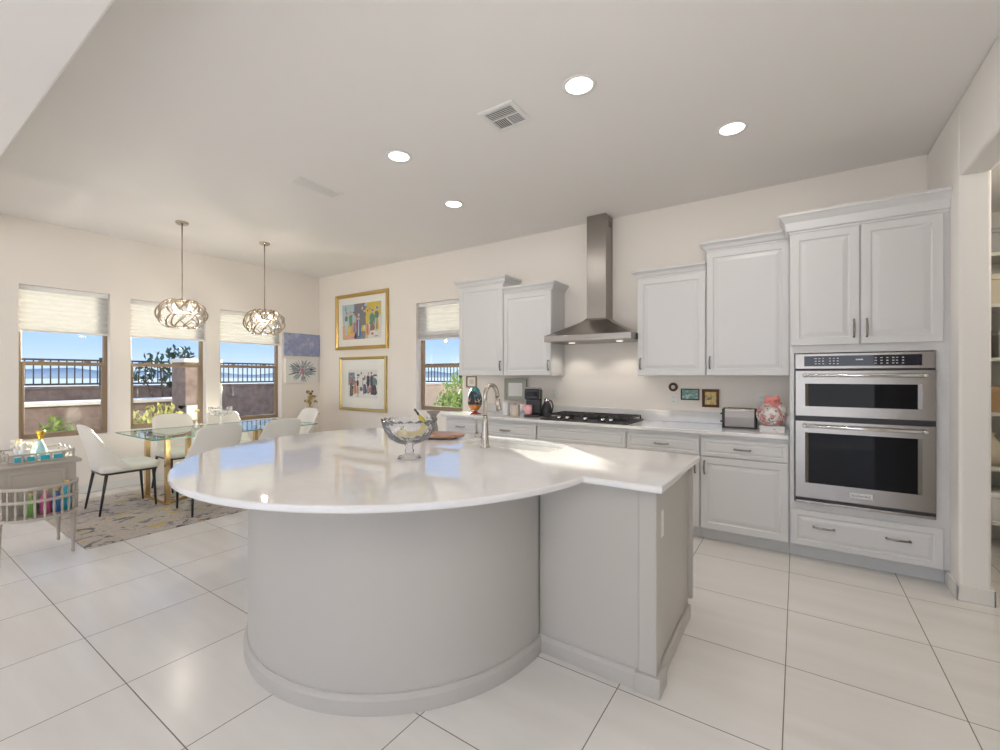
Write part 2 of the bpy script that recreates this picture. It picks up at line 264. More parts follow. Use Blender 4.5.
# ------------------------------------------------------------------ mesh builder
class MB:
    def __init__(s): s.v = []; s.f = []; s.mi = []; s.mats = []; s.sm = []
    def add(s, vs, fs, m=0, smooth=False):
        o = len(s.v); s.v += [tuple(v) for v in vs]
        for f in fs: s.f.append([o + i for i in f]); s.mi.append(m); s.sm.append(smooth)
    def box(s, a, b, m=0):
        x0, y0, z0 = [min(p, q) for p, q in zip(a, b)]; x1, y1, z1 = [max(p, q) for p, q in zip(a, b)]
        s.add([(x0, y0, z0), (x1, y0, z0), (x1, y1, z0), (x0, y1, z0), (x0, y0, z1), (x1, y0, z1), (x1, y1, z1), (x0, y1, z1)],
              [(0, 3, 2, 1), (4, 5, 6, 7), (0, 1, 5, 4), (1, 2, 6, 5), (2, 3, 7, 6), (3, 0, 4, 7)], m); return s
    def rings(s, rings, m=0, smooth=False, closed=True, cap0=True, cap1=True):
        k = len(rings[0]); vs = [p for r in rings for p in r]; fs = []
        for i in range(len(rings) - 1):
            for j in range(k if closed else k - 1):
                j2 = (j + 1) % k
                fs.append((i * k + j, i * k + j2, (i + 1) * k + j2, (i + 1) * k + j))
        s.add(vs, fs, m, smooth)
        o = len(s.v) - len(vs)
        if cap0: s.f.append([o + j for j in reversed(range(k))]); s.mi.append(m); s.sm.append(False)
        if cap1: s.f.append([o + (len(rings) - 1) * k + j for j in range(k)]); s.mi.append(m); s.sm.append(False)
        return s
    def lathe(s, prof, n=32, c=(0, 0, 0), m=0, mod=None, cap0=True, cap1=True, a0=0.0):
        R = []
        for r, z in prof:
            ring = []
            for j in range(n):
                a = a0 + 2 * pi * j / n; rr = max(r, 1e-4); zz = z
                if mod: rr, zz = mod(rr, z, a)
                ring.append((c[0] + rr * cos(a), c[1] + rr * sin(a), c[2] + zz))
            R.append(ring)
        return s.rings(R, m, True, True, cap0, cap1)
    def sweep(s, path, prof, m=0, up=(0, 0, 1), smooth=True, cyclic=False, scale=None, caps=True):
        """profile (list of (a, b)) carried along path; a along side, b along up'"""
        P = [Vector(p) for p in path]; n = len(P); R = []; U = Vector(up)
        prev = None
        for i in range(n):
            if cyclic: t = P[(i + 1) % n] - P[i - 1]
            else: t = P[min(i + 1, n - 1)] - P[max(i - 1, 0)]
            if t.length < 1e-9: t = Vector((0, 0, 1))
            t.normalize()
            sd = t.cross(U if prev is None else prev)
            if sd.length < 1e-3: sd = t.cross(Vector((1, 0, 0)) if abs(t.x) < .9 else Vector((0, 1, 0)))
            sd.normalize(); up2 = sd.cross(t).normalized()
            if prev is not None or abs(t.dot(U)) > 0.9: prev = up2
            k = scale(i / (n - 1)) if scale else 1.0
            R.append([tuple(P[i] + sd * a * k + up2 * b * k) for a, b in prof])
        if cyclic: R.append(R[0])
        return s.rings(R, m, smooth, True, caps and not cyclic, caps and not cyclic)
    def tube(s, path, r, n=8, m=0, scale=None, cyclic=False, up=(0, 0, 1)):
        P = [(r * cos(2 * pi * j / n), r * sin(2 * pi * j / n)) for j in range(n)]
        return s.sweep(path, P, m, up, True, cyclic, scale)
    def rod(s, a, b, r0, r1=None, n=10, m=0):
        r1 = r0 if r1 is None else r1
        return s.sweep([a, b], [(cos(2 * pi * j / n), sin(2 * pi * j / n)) for j in range(n)], m, (0.3, 0.9, 0.1), True, False, lambda t: r0 + (r1 - r0) * t)
    def prism(s, poly, z0, z1, m=0, smooth=False):
        return s.rings([[(x, y, z0) for x, y in poly], [(x, y, z1) for x, y in poly]], m, smooth)
    def ball(s, c, r, n=12, m=0, sc=(1, 1, 1)):
        pr = [(sin(pi * i / n), -cos(pi * i / n)) for i in range(n + 1)]
        R = [[(c[0] + r * sc[0] * max(a, 1e-3) * cos(2 * pi * j / (n * 2)), c[1] + r * sc[1] * max(a, 1e-3) * sin(2 * pi * j / (n * 2)), c[2] + r * sc[2] * b) for j in range(n * 2)] for a, b in pr]
        return s.rings(R, m, True)
    def panel(s, x0, x1, z0, z1, y, th, loops, m=0, raised=True):
        """door or drawer front facing -y: y is its face, loops = (inset, depth behind the face)"""
        L = [(0, th)] + loops; R = []
        for i, d in L: R.append([(x0 + i, y + d, z0 + i), (x1 - i, y + d, z0 + i), (x1 - i, y + d, z1 - i), (x0 + i, y + d, z1 - i)])
        return s.rings(R, m)
    def build(s, name, mats, parent=None, bevel=0.0, seg=2, solid=0.0, subd=0, loc=None):
        me = bpy.data.meshes.new(name); me.from_pydata(s.v, [], s.f)
        if not isinstance(mats, (list, tuple)): mats = [mats]
        for q in mats: me.materials.append(q)
        for p, i, sm in zip(me.polygons, s.mi, s.sm): p.material_index = i; p.use_smooth = sm
        bm = bmesh.new(); bm.from_mesh(me); bmesh.ops.recalc_face_normals(bm, faces=bm.faces); bm.to_mesh(me); bm.free()
        me.update()
        o = bpy.data.objects.new(name, me); C.objects.link(o)
        if loc: o.location = loc
        if parent: o.parent = parent
        if solid: q = o.modifiers.new('solid', 'SOLIDIFY'); q.thickness = solid; q.offset = 0
        if bevel:
            q = o.modifiers.new('bevel', 'BEVEL'); q.width = bevel; q.segments = seg; q.limit_method = 'ANGLE'; q.angle_limit = radians(40); q.harden_normals = False
        if subd: q = o.modifiers.new('subd', 'SUBSURF'); q.levels = subd; q.render_levels = subd
        return o

def tag(o, label, cat, group=None, kind=None):
    if label: o['label'] = label
    if cat: o['category'] = cat
    if group: o['group'] = group
    if kind: o['kind'] = kind
    return o
def thing(name, label, cat, loc=(0, 0, 0), rotz=0.0, group=None):
    o = bpy.data.objects.new(name, None); C.objects.link(o); o.empty_display_size = 0.1
    o.location = loc; o.rotation_euler = (0, 0, rotz)
    return tag(o, label, cat, group)
def struct(o): o['kind'] = 'structure'; return o
def dup(root, loc, rotz=None, label=None):
    r = root.copy(); C.objects.link(r); r.location = loc
    if rotz is not None: r.rotation_euler = (0, 0, rotz)
    if label: r['label'] = label
    for ch in list(root.children):
        c = ch.copy(); C.objects.link(c); c.parent = r
        for g in list(ch.children):
            d = g.copy(); C.objects.link(d); d.parent = c
    return r
def arc(cx, cy, r, a0, a1, n): return [(cx + r * cos(radians(a0 + (a1 - a0) * i / n)), cy + r * sin(radians(a0 + (a1 - a0) * i / n))) for i in range(n + 1)]

# ------------------------------------------------------------------ the room
XW, YW, XR, ZC = -6.86, 4.60, 0.82, 3.048
WT = 0.20
fl = MB().box((-7.0, -6.0, -0.12), (4.0, 5.6, 0)).build('floor', M['floor']); struct(fl)
ce = MB().box((-7.06, 0.56, ZC), (0.96, 4.80, ZC + 0.15)).build('ceiling', M['ceiling']); struct(ce)
cl = MB().box((-7.0, -6.0, 2.74), (4.0, 0.56, ZC + 0.15)).build('ceiling_lower', M['ceiling'], bevel=0.012); struct(cl)

def wall_mesh(u0, u1, z1, holes, t=WT, z0=0.0):
    """local X along the wall, local Y away from the room"""
    mb = MB(); us = sorted({u0, u1, *[h[0] for h in holes], *[h[1] for h in holes]})
    for a, b in zip(us, us[1:]):
        hs = [h for h in holes if h[0] <= a + 1e-6 and h[1] >= b - 1e-6]
        if not hs: mb.box((a, 0, z0), (b, t, z1)); continue
        h = hs[0]
        if h[2] > z0: mb.box((a, 0, z0), (b, t, h[2]))
        if h[3] < z1: mb.box((a, 0, h[3]), (b, t, z1))
    return mb
def weld(o):
    bm = bmesh.new(); bm.from_mesh(o.data); bmesh.ops.remove_doubles(bm, verts=bm.verts, dist=1e-4); bm.to_mesh(o.data); bm.free(); return o

WIN = [(1.045, 1.80, 0.67, 2.345), (1.995, 2.84, 0.69, 2.315), (3.02, 3.93, 0.69, 2.315)]
KW = (-4.545, -3.69, 0.87, 2.40)
o = wall_mesh(-6.0, YW + WT, ZC, [(-4.6, -1.4, 0.02, 2.3), *WIN]).build('wall_left', M['wall'], loc=(XW, 0, 0)); o.rotation_euler.z = pi / 2; struct(o)
o = wall_mesh(XW, 3.2, ZC, [KW]).build('wall_back', M['wall'], loc=(0, YW, 0)); struct(o)
# wall between kitchen and pantry: cased opening with soft corners
PT = 0.14
o = MB()
o.box((XR, 3.80, 0), (XR + PT, YW, ZC)); o.box((XR, 0.56, 0), (XR + PT, 2.30, ZC)); o.box((XR, 2.30, 2.58), (XR + PT, 3.80, ZC))
o = o.build('wall_right', M['jamb'], bevel=0.018, seg=4); struct(o)
o = wall_mesh(-7.0, 4.0, 2.9, [(-5.0, 2.0, 0.02, 2.5)]).build('wall_front', M['wall'], loc=(0, -6.0, 0)); struct(o)
o = wall_mesh(-6.0, 0.56, 2.9, [(-4.8, -0.8, 0.02, 2.5)]).build('wall_far_right', M['wall'], loc=(4.0, 0, 0)); o.rotation_euler.z = pi / 2; struct(o)
o = MB().box((XR + PT, 0.56, 0), (4.0, 0.70, 2.9)).build('wall_side', M['wall']); struct(o)
# pantry shell
o = MB().box((3.0, 0.70, 0), (3.14, 5.5, 2.9)).build('wall_pantry_side', M['pantry']); struct(o)
o = MB().box((XR + PT, 5.4, 0), (3.0, 5.54, 2.9)).build('wall_pantry_back', M['pantry']); struct(o)
o = MB().box((XR - 0.02, YW + WT + 0.001, 0), (XR + PT, 5.54, 2.9)).build('wall_pantry_end', M['pantry']); struct(o)
o = MB().box((XR + PT, 0.70, 2.74), (3.14, 5.54, 2.9)).build('ceiling_pantry', M['ceiling']); struct(o)
lamp('pantry_fill', 'POINT', (1.9, 3.6, 2.5), 26, (1, 0.93, 0.82), shadow_soft_size=0.12)  # added fill to brighten the pantry, no fixture

# the back wall stops at the pantry wall's far side: cut it there
bw = bpy.data.objects['wall_back']
bw.data.clear_geometry(); wm = wall_mesh(XW, XR + 0.06, ZC, [KW]); bw.data.from_pydata(wm.v, [], wm.f); bw.data.update()

def base(name, a, b, m=M['trim']):
    struct(MB().box(a, b).build(name, m, bevel=0.006))
base('baseboard_left', (XW, -1.4, 0), (XW + 0.015, YW, 0.10))
base('baseboard_back', (XW + 0.015, YW - 0.015, 0), (-3.48, YW, 0.10))
jb = MB(); jb.box((XR - 0.015, 3.785, 0), (XR, 4.04, 0.10)); jb.box((XR - 0.015, 3.785, 0), (XR + PT + 0.015, 3.80, 0.10)); jb.box((XR + PT, 3.785, 0), (XR + PT + 0.015, 5.0, 0.10))
struct(jb.build('baseboard_right', M['trim'], bevel=0.006))

# ------------------------------------------------------------------ windows and blinds
def window(n, loc, rotz, a0, a1, z0, z1, zr, zb, blabel):
    w = bpy.data.objects.new('window_%d' % n, None); C.objects.link(w); w.location = loc; w.rotation_euler.z = rotz; struct(w)
    fw = 0.036; y0, y1 = 0.105, 0.155
    f = MB(); f.box((a0, y0, z0), (a0 + fw, y1, z1)); f.box((a1 - fw, y0, z0), (a1, y1, z1)); f.box((a0 + fw, y0, z0), (a1 - fw, y1, z0 + fw)); f.box((a0 + fw, y0, z1 - fw), (a1 - fw, y1, z1))
    f.build('window_frame', M['winframe'], w, bevel=0.003)
    r = MB(); r.box((a0 + fw, y0 - 0.004, zr - 0.021), (a1 - fw, y1 - 0.01, zr + 0.021))
    r.box((a0 + fw, y0 - 0.004, z0 + fw), (a0 + fw + 0.022, y0 + 0.02, zr - 0.021)); r.box((a1 - fw - 0.022, y0 - 0.004, z0 + fw), (a1 - fw, y0 + 0.02, zr - 0.021)); r.box((a0 + fw, y0 - 0.004, z0 + fw), (a1 - fw, y0 + 0.02, z0 + fw + 0.022))
    r.build('window_sash', M['winframe'], w, bevel=0.002)
    k = MB()
    for q in (0.25, 0.75):
        x = a0 + (a1 - a0) * q; k.box((x - 0.025, y0 - 0.012, zr + 0.02), (x + 0.025, y0 + 0.008, zr + 0.034))
    k.build('sash_lock', M['winframe'], w, bevel=0.003)
    MB().box((a0 + 0.03, 0.128, z0 + 0.03), (a1 - 0.03, 0.132, z1 - 0.03)).build('window_pane', M['pane'], w)
    struct(w)
    b = thing('window_blind', blabel, 'blind', loc, rotz, 'cellular window blinds')
    MB().box((a0 + 0.006, 0.040, z1 - 0.052), (a1 - 0.006, 0.088, z1 - 0.001)).build('headrail', M['white'], b, bevel=0.006)
    R = []; h = z1 - 0.052; npl = max(5, round((h - zb) / 0.055)); pl = (h - zb - 0.02) / npl
    prof = []
    for i in range(npl):
        z = h - i * pl; prof += [(0.060, z), (0.046, z - pl * 0.5)]
    prof += [(0.060, zb + 0.02)]
    back = [(0.064 + (0.064 - y) * 0.8, z) for y, z in reversed(prof)]
    loop = prof + back
    MB().rings([[(a0 + 0.012, y, z) for y, z in loop], [(a1 - 0.012, y, z) for y, z in loop]], 0, False, True, True, True).build('pleated_fabric', M['blind'], b)
    MB().box((a0 + 0.010, 0.044, zb), (a1 - 0.010, 0.080, zb + 0.02)).build('bottom_rail', M['white'], b, bevel=0.004)
ZB = 1.845
LB = ['half-lowered white pleated blind in the window behind the drinks cart', 'half-lowered white pleated blind in the dining window with the tree outside', 'half-lowered white pleated blind in the dining window beside the two canvases']
for i, (a0, a1, z0, z1) in enumerate(WIN): window(i + 1, (XW, 0, 0), pi / 2, a0, a1, z0, z1, 1.50, ZB, LB[i])
window(4, (0, YW, 0), 0, *KW, 1.50, 1.87, 'half-lowered white pleated blind in the narrow kitchen window beside the wall cabinet')

# ------------------------------------------------------------------ outdoors
struct(MB().box((-60, -25, -0.25), (-7.0, 60, -0.13)).build('ground_yard', M['soil']))
struct(MB().box((-7.0, 4.80, -0.25), (6, 60, -0.13)).build('ground_side_yard', M['soil']))
hb = MB(); R1 = []; 
prof = [(i, 1.5 + 9 * (0.5 + 0.5 * sin(i * 0.35)) * (0.6 + 0.4 * sin(i * 0.13 + 1)) + 3 * sin(i * 0.9) ** 2) for i in range(60)]
ring = []
for i, h in prof:
    a = radians(100 + i * 1.7); R1.append([(600 * cos(a), 600 * sin(a), -2), (600 * cos(a), 600 * sin(a), h * 0.9), (680 * cos(a), 680 * sin(a), -2)])
hb.rings(R1, 0, True)
struct(hb.build('hills', M['hill']))

def garden_wall(label, a, b, m, th=0.2, z1=1.15):
    t = thing('garden_wall', label, 'wall', (a[0], a[1], -0.13), atan2(b[1] - a[1], b[0] - a[0])); L = hypot(b[0] - a[0], b[1] - a[1])
    MB().box((0, -th / 2, 0), (L, th / 2, z1 + 0.13 - 0.06)).build('block_course', m, t)
    MB().box((0, -th / 2 - 0.03, z1 + 0.07), (L, th / 2 + 0.03, z1 + 0.13)).build('wall_cap', m, t, bevel=0.01)
def iron_fence(label, a, b, z0, h):
    t = thing('iron_fence', label, 'fence', (a[0], a[1], z0), atan2(b[1] - a[1], b[0] - a[0]), 'iron view fences'); L = hypot(b[0] - a[0], b[1] - a[1])
    for z in (0.04, h - 0.06): MB().box((0, -0.015, z - 0.018), (L, 0.015, z + 0.018)).build('fence_rail', M['fence'], t)
    p = MB(); k = int(L / 0.115)
    for i in range(k): x = (i + 0.5) * L / k; p.box((x - 0.009, -0.009, 0.058), (x + 0.009, 0.009, h - 0.078))
    p.build('picket_grille', M['fence'], t)
    k = int(L / 1.9)
    for i in range(k + 1): x = i * L / k; MB().box((x - 0.028, -0.028, 0), (x + 0.028, 0.028, h)).build('fence_post', M['fence'], t)
garden_wall('low brown block wall under the iron fence beyond the dining windows', (-12.0, -3.0), (-12.0, 9.0), M['block'])
iron_fence('black iron fence on the brown block wall beyond the dining windows', (-12.0, -3.0), (-12.0, 9.0), 1.15, 0.58)
garden_wall('tan block wall seen through the kitchen window', (-11.9, 9.2), (-3.0, 9.2), M['tanblock'])
iron_fence('black iron fence on the tan wall beyond the kitchen window', (-11.9, 9.2), (-3.0, 9.2), 1.15, 0.58)
pl = thing('raised_planter', 'long pale stucco planter box in the yard before the brown wall', 'planter', (-10.2, 1.0, -0.13))
MB().box((-0.3, -1.2, 0), (0.3, 3.2, 1.0)).build('planter_box', M['block'], pl)
MB().box((-0.36, -1.26, 1.0), (0.36, 3.26, 1.06)).build('planter_cap', M['stucco'], pl, bevel=0.01)
fp = thing('brick_pier', 'dark brick pier standing outside the middle dining window', 'pier', (-9.0, 3.55, -0.13))
MB().box((-0.28, -0.26, 0), (0.28, 0.30, 1.72)).build('brick_body', M['block'], fp)
MB().box((-0.31, -0.29, 1.72), (0.31, 0.33, 1.79)).build('pier_cap', M['stucco'], fp, bevel=0.01)
MB().box((-0.02, -0.26, 0.0), (0.34, 0.02, 0.98)).build('ledge', M['stucco'], fp, bevel=0.01)

def leaves(mb, c, r, n, size, rnd, shell=0.3):
    for _ in range(n):
        d = Vector((rnd.gauss(0, 1), rnd.gauss(0, 1), rnd.gauss(0, 1))).normalized() * (shell + (1 - shell) * rnd.random() ** 0.5)
        p = Vector((c[0] + d.x * r[0], c[1] + d.y * r[1], c[2] + d.z * r[2]))
        q = Euler((rnd.uniform(0, 6), rnd.uniform(0, 6), rnd.uniform(0, 6))).to_matrix(); s = size * rnd.uniform(0.6, 1.4)
        mb.add([p + q @ Vector(v) * s for v in ((-1, 0, 0), (0, -0.45, 0.1), (1, 0, 0), (0, 0.45, 0.1))], [(0, 1, 2, 3)])
def plant(name, label, cat, loc, blobs, n, size, m, trunk=None, seed=1):
    rnd = random.Random(seed); t = thing(name, label, cat, loc)
    f = MB()
    for c, r in blobs: leaves(f, c, r, n, size, rnd)
    f.build('foliage', m, t)
    tr = MB(); tops = [b[0] for b in blobs]
    for c in tops:
        tr.tube([(c[0] * 0.05, c[1] * 0.05, 0), (c[0] * 0.3, c[1] * 0.3, c[2] * 0.5), c], trunk or 0.03, 6, 0, lambda s: 1 - 0.6 * s)
    tr.build('trunk' if cat == 'tree' else 'stem', M['bark'], t)
    return t
plant('small_tree', 'sparse dark-leaved tree outside the middle dining window', 'tree', (-11.2, 3.85, -0.13),
      [((0, -0.1, 1.75), (0.25, 0.35, 0.25)), ((0.1, 0.25, 1.95), (0.2, 0.25, 0.2)), ((-0.1, -0.35, 1.5), (0.2, 0.25, 0.2)), ((0, 0.15, 1.4), (0.25, 0.3, 0.25))], 55, 0.07, M['leafdark'], 0.03, 3)
plant('yellow_shrub', 'yellow-green shrub low outside the middle dining window', 'shrub', (-8.6, 2.75, -0.13),
      [((0, -0.25, 0.55), (0.3, 0.3, 0.4)), ((0.05, 0.15, 0.65), (0.3, 0.3, 0.42)), ((0, 0.0, 0.35), (0.35, 0.4, 0.35))], 330, 0.05, M['leafyellow'], 0.02, 5)
plant('pale_shrub', 'pale green shrub outside the window behind the cart', 'shrub', (-8.9, 1.72, -0.13),
      [((0, 0, 0.5), (0.25, 0.25, 0.4))], 300, 0.05, M['leafgreen'], 0.02, 6)
plant('leafy_bush', 'tall leafy bush beside the tan wall outside the kitchen window', 'bush', (-5.72, 7.1, -0.13),
      [((0, 0, 1.15), (0.45, 0.4, 0.45)), ((-0.35, 0, 0.7), (0.35, 0.35, 0.5)), ((0.3, 0, 0.7), (0.45, 0.4, 0.5)), ((-0.1, -0.05, 0.4), (0.6, 0.4, 0.4))], 420, 0.055, M['leafgreen'], 0.03, 9)
rm = thing('sun_blocker', 'unseen flat slab on posts added in the yard to block the sun', 'sun blocker', (-11.0, 10.2, -0.13))  # unseen, added to keep sun out of the kitchen window's upper sash
MB().box((-1.6, -0.9, 2.96), (1.6, 0.8, 3.08)).build('blocker_slab', M['stucco'], rm, bevel=0.01)
for x, y in ((-1.5, -0.8), (-1.5, 0.7), (1.55, -0.85)): MB().box((x - 0.04, y - 0.04, 0), (x + 0.04, y + 0.04, 2.9595)).build('blocker_post', M['stucco'], rm)

# ------------------------------------------------------------------ cabinets
DOOR = [(0, 0.003), (0.003, 0), (0.052, 0), (0.058, 0.007), (0.066, 0.007), (0.092, 0.0015), (0.10, 0.001)]
DRAW = [(0, 0.003), (0.003, 0), (0.026, 0), (0.030, 0.005), (0.034, 0.005), (0.046, 0.001), (0.05, 0.001)]
DRAWBIG = [(0, 0.003), (0.003, 0), (0.040, 0), (0.046, 0.006), (0.053, 0.006), (0.072, 0.0015), (0.08, 0.001)]
def pull(parent, x, y, z, L, vertical, m=None):
    """bow handle in front of the face y (toward -y)"""
    h = MB(); n = 8; pts = []
    for i in range(n + 1):
        s = -1 + 2 * i / n; d = 0.020 + 0.010 * (1 - s * s); pts.append((x, y - d, z + s * L / 2) if vertical else (x + s * L / 2, y - d, z))
    h.tube(pts, 0.0066, 8, 0, lambda t: 0.85 + 0.35 * (1 - abs(2 * t - 1)), up=(0, -1, 0))
    for s in (-0.92, 0.92):
        a = (x, y + 0.0015, z + s * L / 2) if vertical else (x + s * L / 2, y + 0.0015, z); b = (a[0], y - 0.021, a[2])
        h.rod(a, b, 0.0075, 0.005, 8)
    return h.build('handle', m or M['darknickel'], parent)
def crown_mesh(x0, x1, yf, yb, z0, z1, left=True, right=True, out=0.055, ret=None):
    yr = yb if ret is None else ret
    prof = [(0, z0), (0.008, z0), (0.010, z0 + 0.014), (0.020, z0 + 0.020), (0.032, z0 + (z1 - z0) * 0.55), (out - 0.006, z1 - 0.022), (out, z1 - 0.018), (out, z1)]
    R = []
    for o_, z in prof:
        a = x0 - (o_ if left else 0); b = x1 + (o_ if right else 0); R.append([(a, yf - o_, z), (b, yf - o_, z), (b, yb, z), (x0, yb, z), (x0, yr - 1e-4, z), (a, yr, z)])
    return MB().rings(R)
def wall_cabinet(label, x0, x1, z1, crown_top, hx, left, right, depth=0.33):
    t = thing('wall_cabinet', label, 'cabinet', ((x0 + x1) / 2, YW, 1.365), 0, 'white wall cabinets'); w = (x1 - x0) / 2; h = z1 - 1.365; yf = -depth
    MB().box((-w, yf + 0.021, 0), (w, -0.001, h)).build('cabinet_body', M['cab'], t, bevel=0.002)
    crown_mesh(-w, w, yf + 0.021, -0.001, h - 0.012, crown_top - 1.365, left, right).build('crown', M['cab'], t)
    d = MB().panel(-w + 0.004, w - 0.004, 0.004, h - 0.018, yf, 0.02, DOOR).build('door', M['cab'], t)
    pull(d, (w - 0.032) if hx > 0 else (-w + 0.032), yf, 0.115, 0.11, True)
wall_cabinet('white wall cabinet beside the range hood over the dark round ornament', -1.277, -0.6715, 2.305, 2.372, -1, True, False)
wall_cabinet('tall white wall cabinet over the toaster beside the oven cabinet', -0.6695, -0.048, 2.475, 2.545, -1, True, False)
wall_cabinet('white wall cabinet over the coffee maker beside the range hood', -2.825, -2.203, 2.315, 2.385, 1, False, True)
wall_cabinet('tall white wall cabinet beside the kitchen window over the painted egg', -3.485, -2.827, 2.45, 2.525, 1, True, True)

def base_cabinet(label, x0, x1, kind, hx=0):
    t = thing('base_cabinet', label, 'cabinet', ((x0 + x1) / 2, YW, 0), 0, 'white base cabinets'); w = (x1 - x0) / 2; yf = -0.62
    MB().box((-w, yf + 0.021, 0.105), (w, -0.001, 0.8835)).build('cabinet_body', M['cab'], t, bevel=0.002)
    MB().box((-w, -0.53, 0), (w, -0.02, 0.105)).build('toe_kick', M['cab'], t)
    g = 0.006
    dr = MB().panel(-w + g, w - g, 0.706, 0.848, yf, 0.02, DRAW).build('drawer', M['cab'], t)
    if kind != 'cooktop': pull(dr, 0.0, yf, 0.777, 0.12, False)
    if kind == 'one':
        d = MB().panel(-w + g, w - g, 0.106, 0.697, yf, 0.02, DOOR).build('door', M['cab'], t)
        pull(d, hx * (w - 0.035), yf, 0.61, 0.11, True)
    else:
        for s in (-1, 1):
            a, b = (-w + g, -0.002) if s < 0 else (0.002, w - g)
            d = MB().panel(a, b, 0.106, 0.697, yf, 0.02, DOOR).build('door', M['cab'], t)
            pull(d, -s * 0.035 if s < 0 else -s * -0.035, yf, 0.61, 0.11, True)
base_cabinet('white base cabinet with one drawer and one door under the toaster', -0.670, -0.048, 'one', -1)
base_cabinet('white base cabinet with one drawer and door between cooktop and toaster cabinet', -1.288, -0.672, 'one', 1)
base_cabinet('white base cabinet with a plain long front under the gas cooktop', -2.222, -1.290, 'cooktop')
base_cabinet('white base cabinet with a wide drawer under the coffee maker', -2.985, -2.224, 'two')
base_cabinet('white base cabinet with a narrow drawer at the window end under the egg', -3.455, -2.987, 'one', 1)

wt = thing('kitchen_countertop', 'long white quartz countertop on the base cabinets along the wall', 'countertop', (-1.75, YW, 0.884))
MB().box((-1.755, -0.64, 0), (1.70, -0.001, 0.030)).build('counter_slab', M['quartz'], wt, bevel=0.006, seg=3)
MB().box((-1.75, -0.021, 0.030), (1.70, -0.001, 0.135)).build('upstand', M['quartz'], wt, bevel=0.003)

# tall oven cabinet
tc_ = thing('oven_cabinet', 'tall white cabinet housing the steel wall ovens', 'cabinet', (0.375, YW, 0)); X0, X1, yf = -0.421, 0.444, -0.61
b = MB(); b.box((X0, yf, 0.105), (-0.392, -0.001, 2.43)); b.box((0.381, yf, 0.105), (X1, -0.001, 2.43))
b.box((-0.392, yf, 0.105), (0.381, -0.001, 0.425)); b.box((-0.392, yf, 1.535), (0.381, -0.001, 2.43)); b.box((-0.392, -0.03, 0.425), (0.381, -0.001, 1.535))
b.build('cabinet_body', M['cab'], tc_)
MB().box((X0, -0.535, 0), (X1, -0.05, 0.105)).build('toe_kick', M['cab'], tc_)
crown_mesh(X0, X1, yf, -0.001, 2.43, 2.57, True, False, 0.065, -0.40).build('crown', M['cab'], tc_)
for a, bb, hx in ((X0 + 0.008, -0.012, -0.043), (-0.004, 0.412, 0.027)):
    d = MB().panel(a, bb, 1.590, 2.422, yf - 0.021, 0.02, DOOR).build('door', M['cab'], tc_)
    pull(d, hx, yf - 0.021, 1.70, 0.13, True)
d = MB().panel(X0 + 0.008, 0.412, 0.110, 0.375, yf - 0.021, 0.02, DRAWBIG).build('drawer', M['cab'], tc_)
pull(d, -0.215, yf - 0.021, 0.262, 0.13, False); pull(d, 0.19, yf - 0.021, 0.262, 0.13, False)

ov = thing('wall_oven', 'stainless steel microwave and oven stack built into the tall cabinet', 'oven', (0.3695, YW - 0.61, 0.430)); W = 0.381
MB().box((-0.37, 0.0, 0.0), (0.37, 0.5, 1.10)).build('oven_body', M['blackmetal'], ov)
MB().box((-W, -0.022, 0.986), (W, 0, 1.098)).build('control_panel', M['steel'], ov, bevel=0.003)
MB().box((-0.325, -0.0245, 1.006), (0.315, -0.021, 1.080)).build('control_display', M['displayblue'], ov)
for (x0, nx, dx) in ((-0.262, 3, 0.022), (-0.178, 3, 0.022), (0.075, 4, 0.030), (0.185, 2, 0.030)):
    g = MB()
    for i in range(nx):
        for j in range(3): g.box((x0 + i * dx, -0.0252, 1.021 + j * 0.019), (x0 + i * dx + 0.011, -0.0244, 1.026 + j * 0.019))
    g.build('keypad_print', M['mark'], ov)
MB().box((-0.028, -0.0252, 1.046), (0.012, -0.0244, 1.055)).build('clock_print', M['mark'], ov)
def oven_door(name, z0, z1, wz0, wz1):
    dd = MB(); x0, x1 = -0.318, 0.312
    dd.rings([[(-W, -0.002, z0), (W, -0.002, z0), (W, -0.002, z1), (-W, -0.002, z1)], [(-W, -0.036, z0), (W, -0.036, z0), (W, -0.036, z1), (-W, -0.036, z1)],
              [(-W + .004, -0.040, z0 + .004), (W - .004, -0.040, z0 + .004), (W - .004, -0.040, z1 - .004), (-W + .004, -0.040, z1 - .004)],
              [(x0 - 0.002, -0.040, wz0 - .003), (x1 + .002, -0.040, wz0 - .003), (x1 + .002, -0.040, wz1 + .003), (x0 - .002, -0.040, wz1 + .003)],
              [(x0 + .024, -0.026, wz0), (x1 - .024, -0.026, wz0), (x1 - .024, -0.026, wz1), (x0 + .024, -0.026, wz1)]])
    d = dd.build(name, M['steel'], ov)
    MB().box((x0 + .020, -0.030, wz0 - .002), (x1 - .020, -0.0262, wz1 + .002)).build('door_window', M['ovenglass'], d)
    h = MB(); hz = z1 - 0.036; h.rod((-0.315, -0.078, hz), (0.315, -0.078, hz), 0.0115, n=12)
    for x in (-0.30, 0.30): h.rod((x, -0.038, hz), (x, -0.080, hz), 0.011, 0.012, 10)
    for x in (-0.322, 0.322): h.ball((x, -0.078, hz), 0.014, 6)
    h.build('door_handle', M['chrome'], d)
    return d
oven_door('microwave_door', 0.640, 0.975, 0.717, 0.876)
od = oven_door('oven_door', 0.040, 0.607, 0.156, 0.518)
MB().box((-W, -0.030, 0.609), (W, 0, 0.638)).build('vent_trim', M['blackmetal'], ov)
MB().box((-W, -0.018, 0.9755), (W, 0, 0.9855)).build('vent_trim', M['blackmetal'], ov)
MB().box((-W, -0.032, 0.022), (W, 0, 0.038)).build('vent_trim', M['blackmetal'], ov)
MB().box((-W, -0.036, 0.0), (W, 0, 0.020)).build('bottom_trim', M['steel'], ov, bevel=0.003)
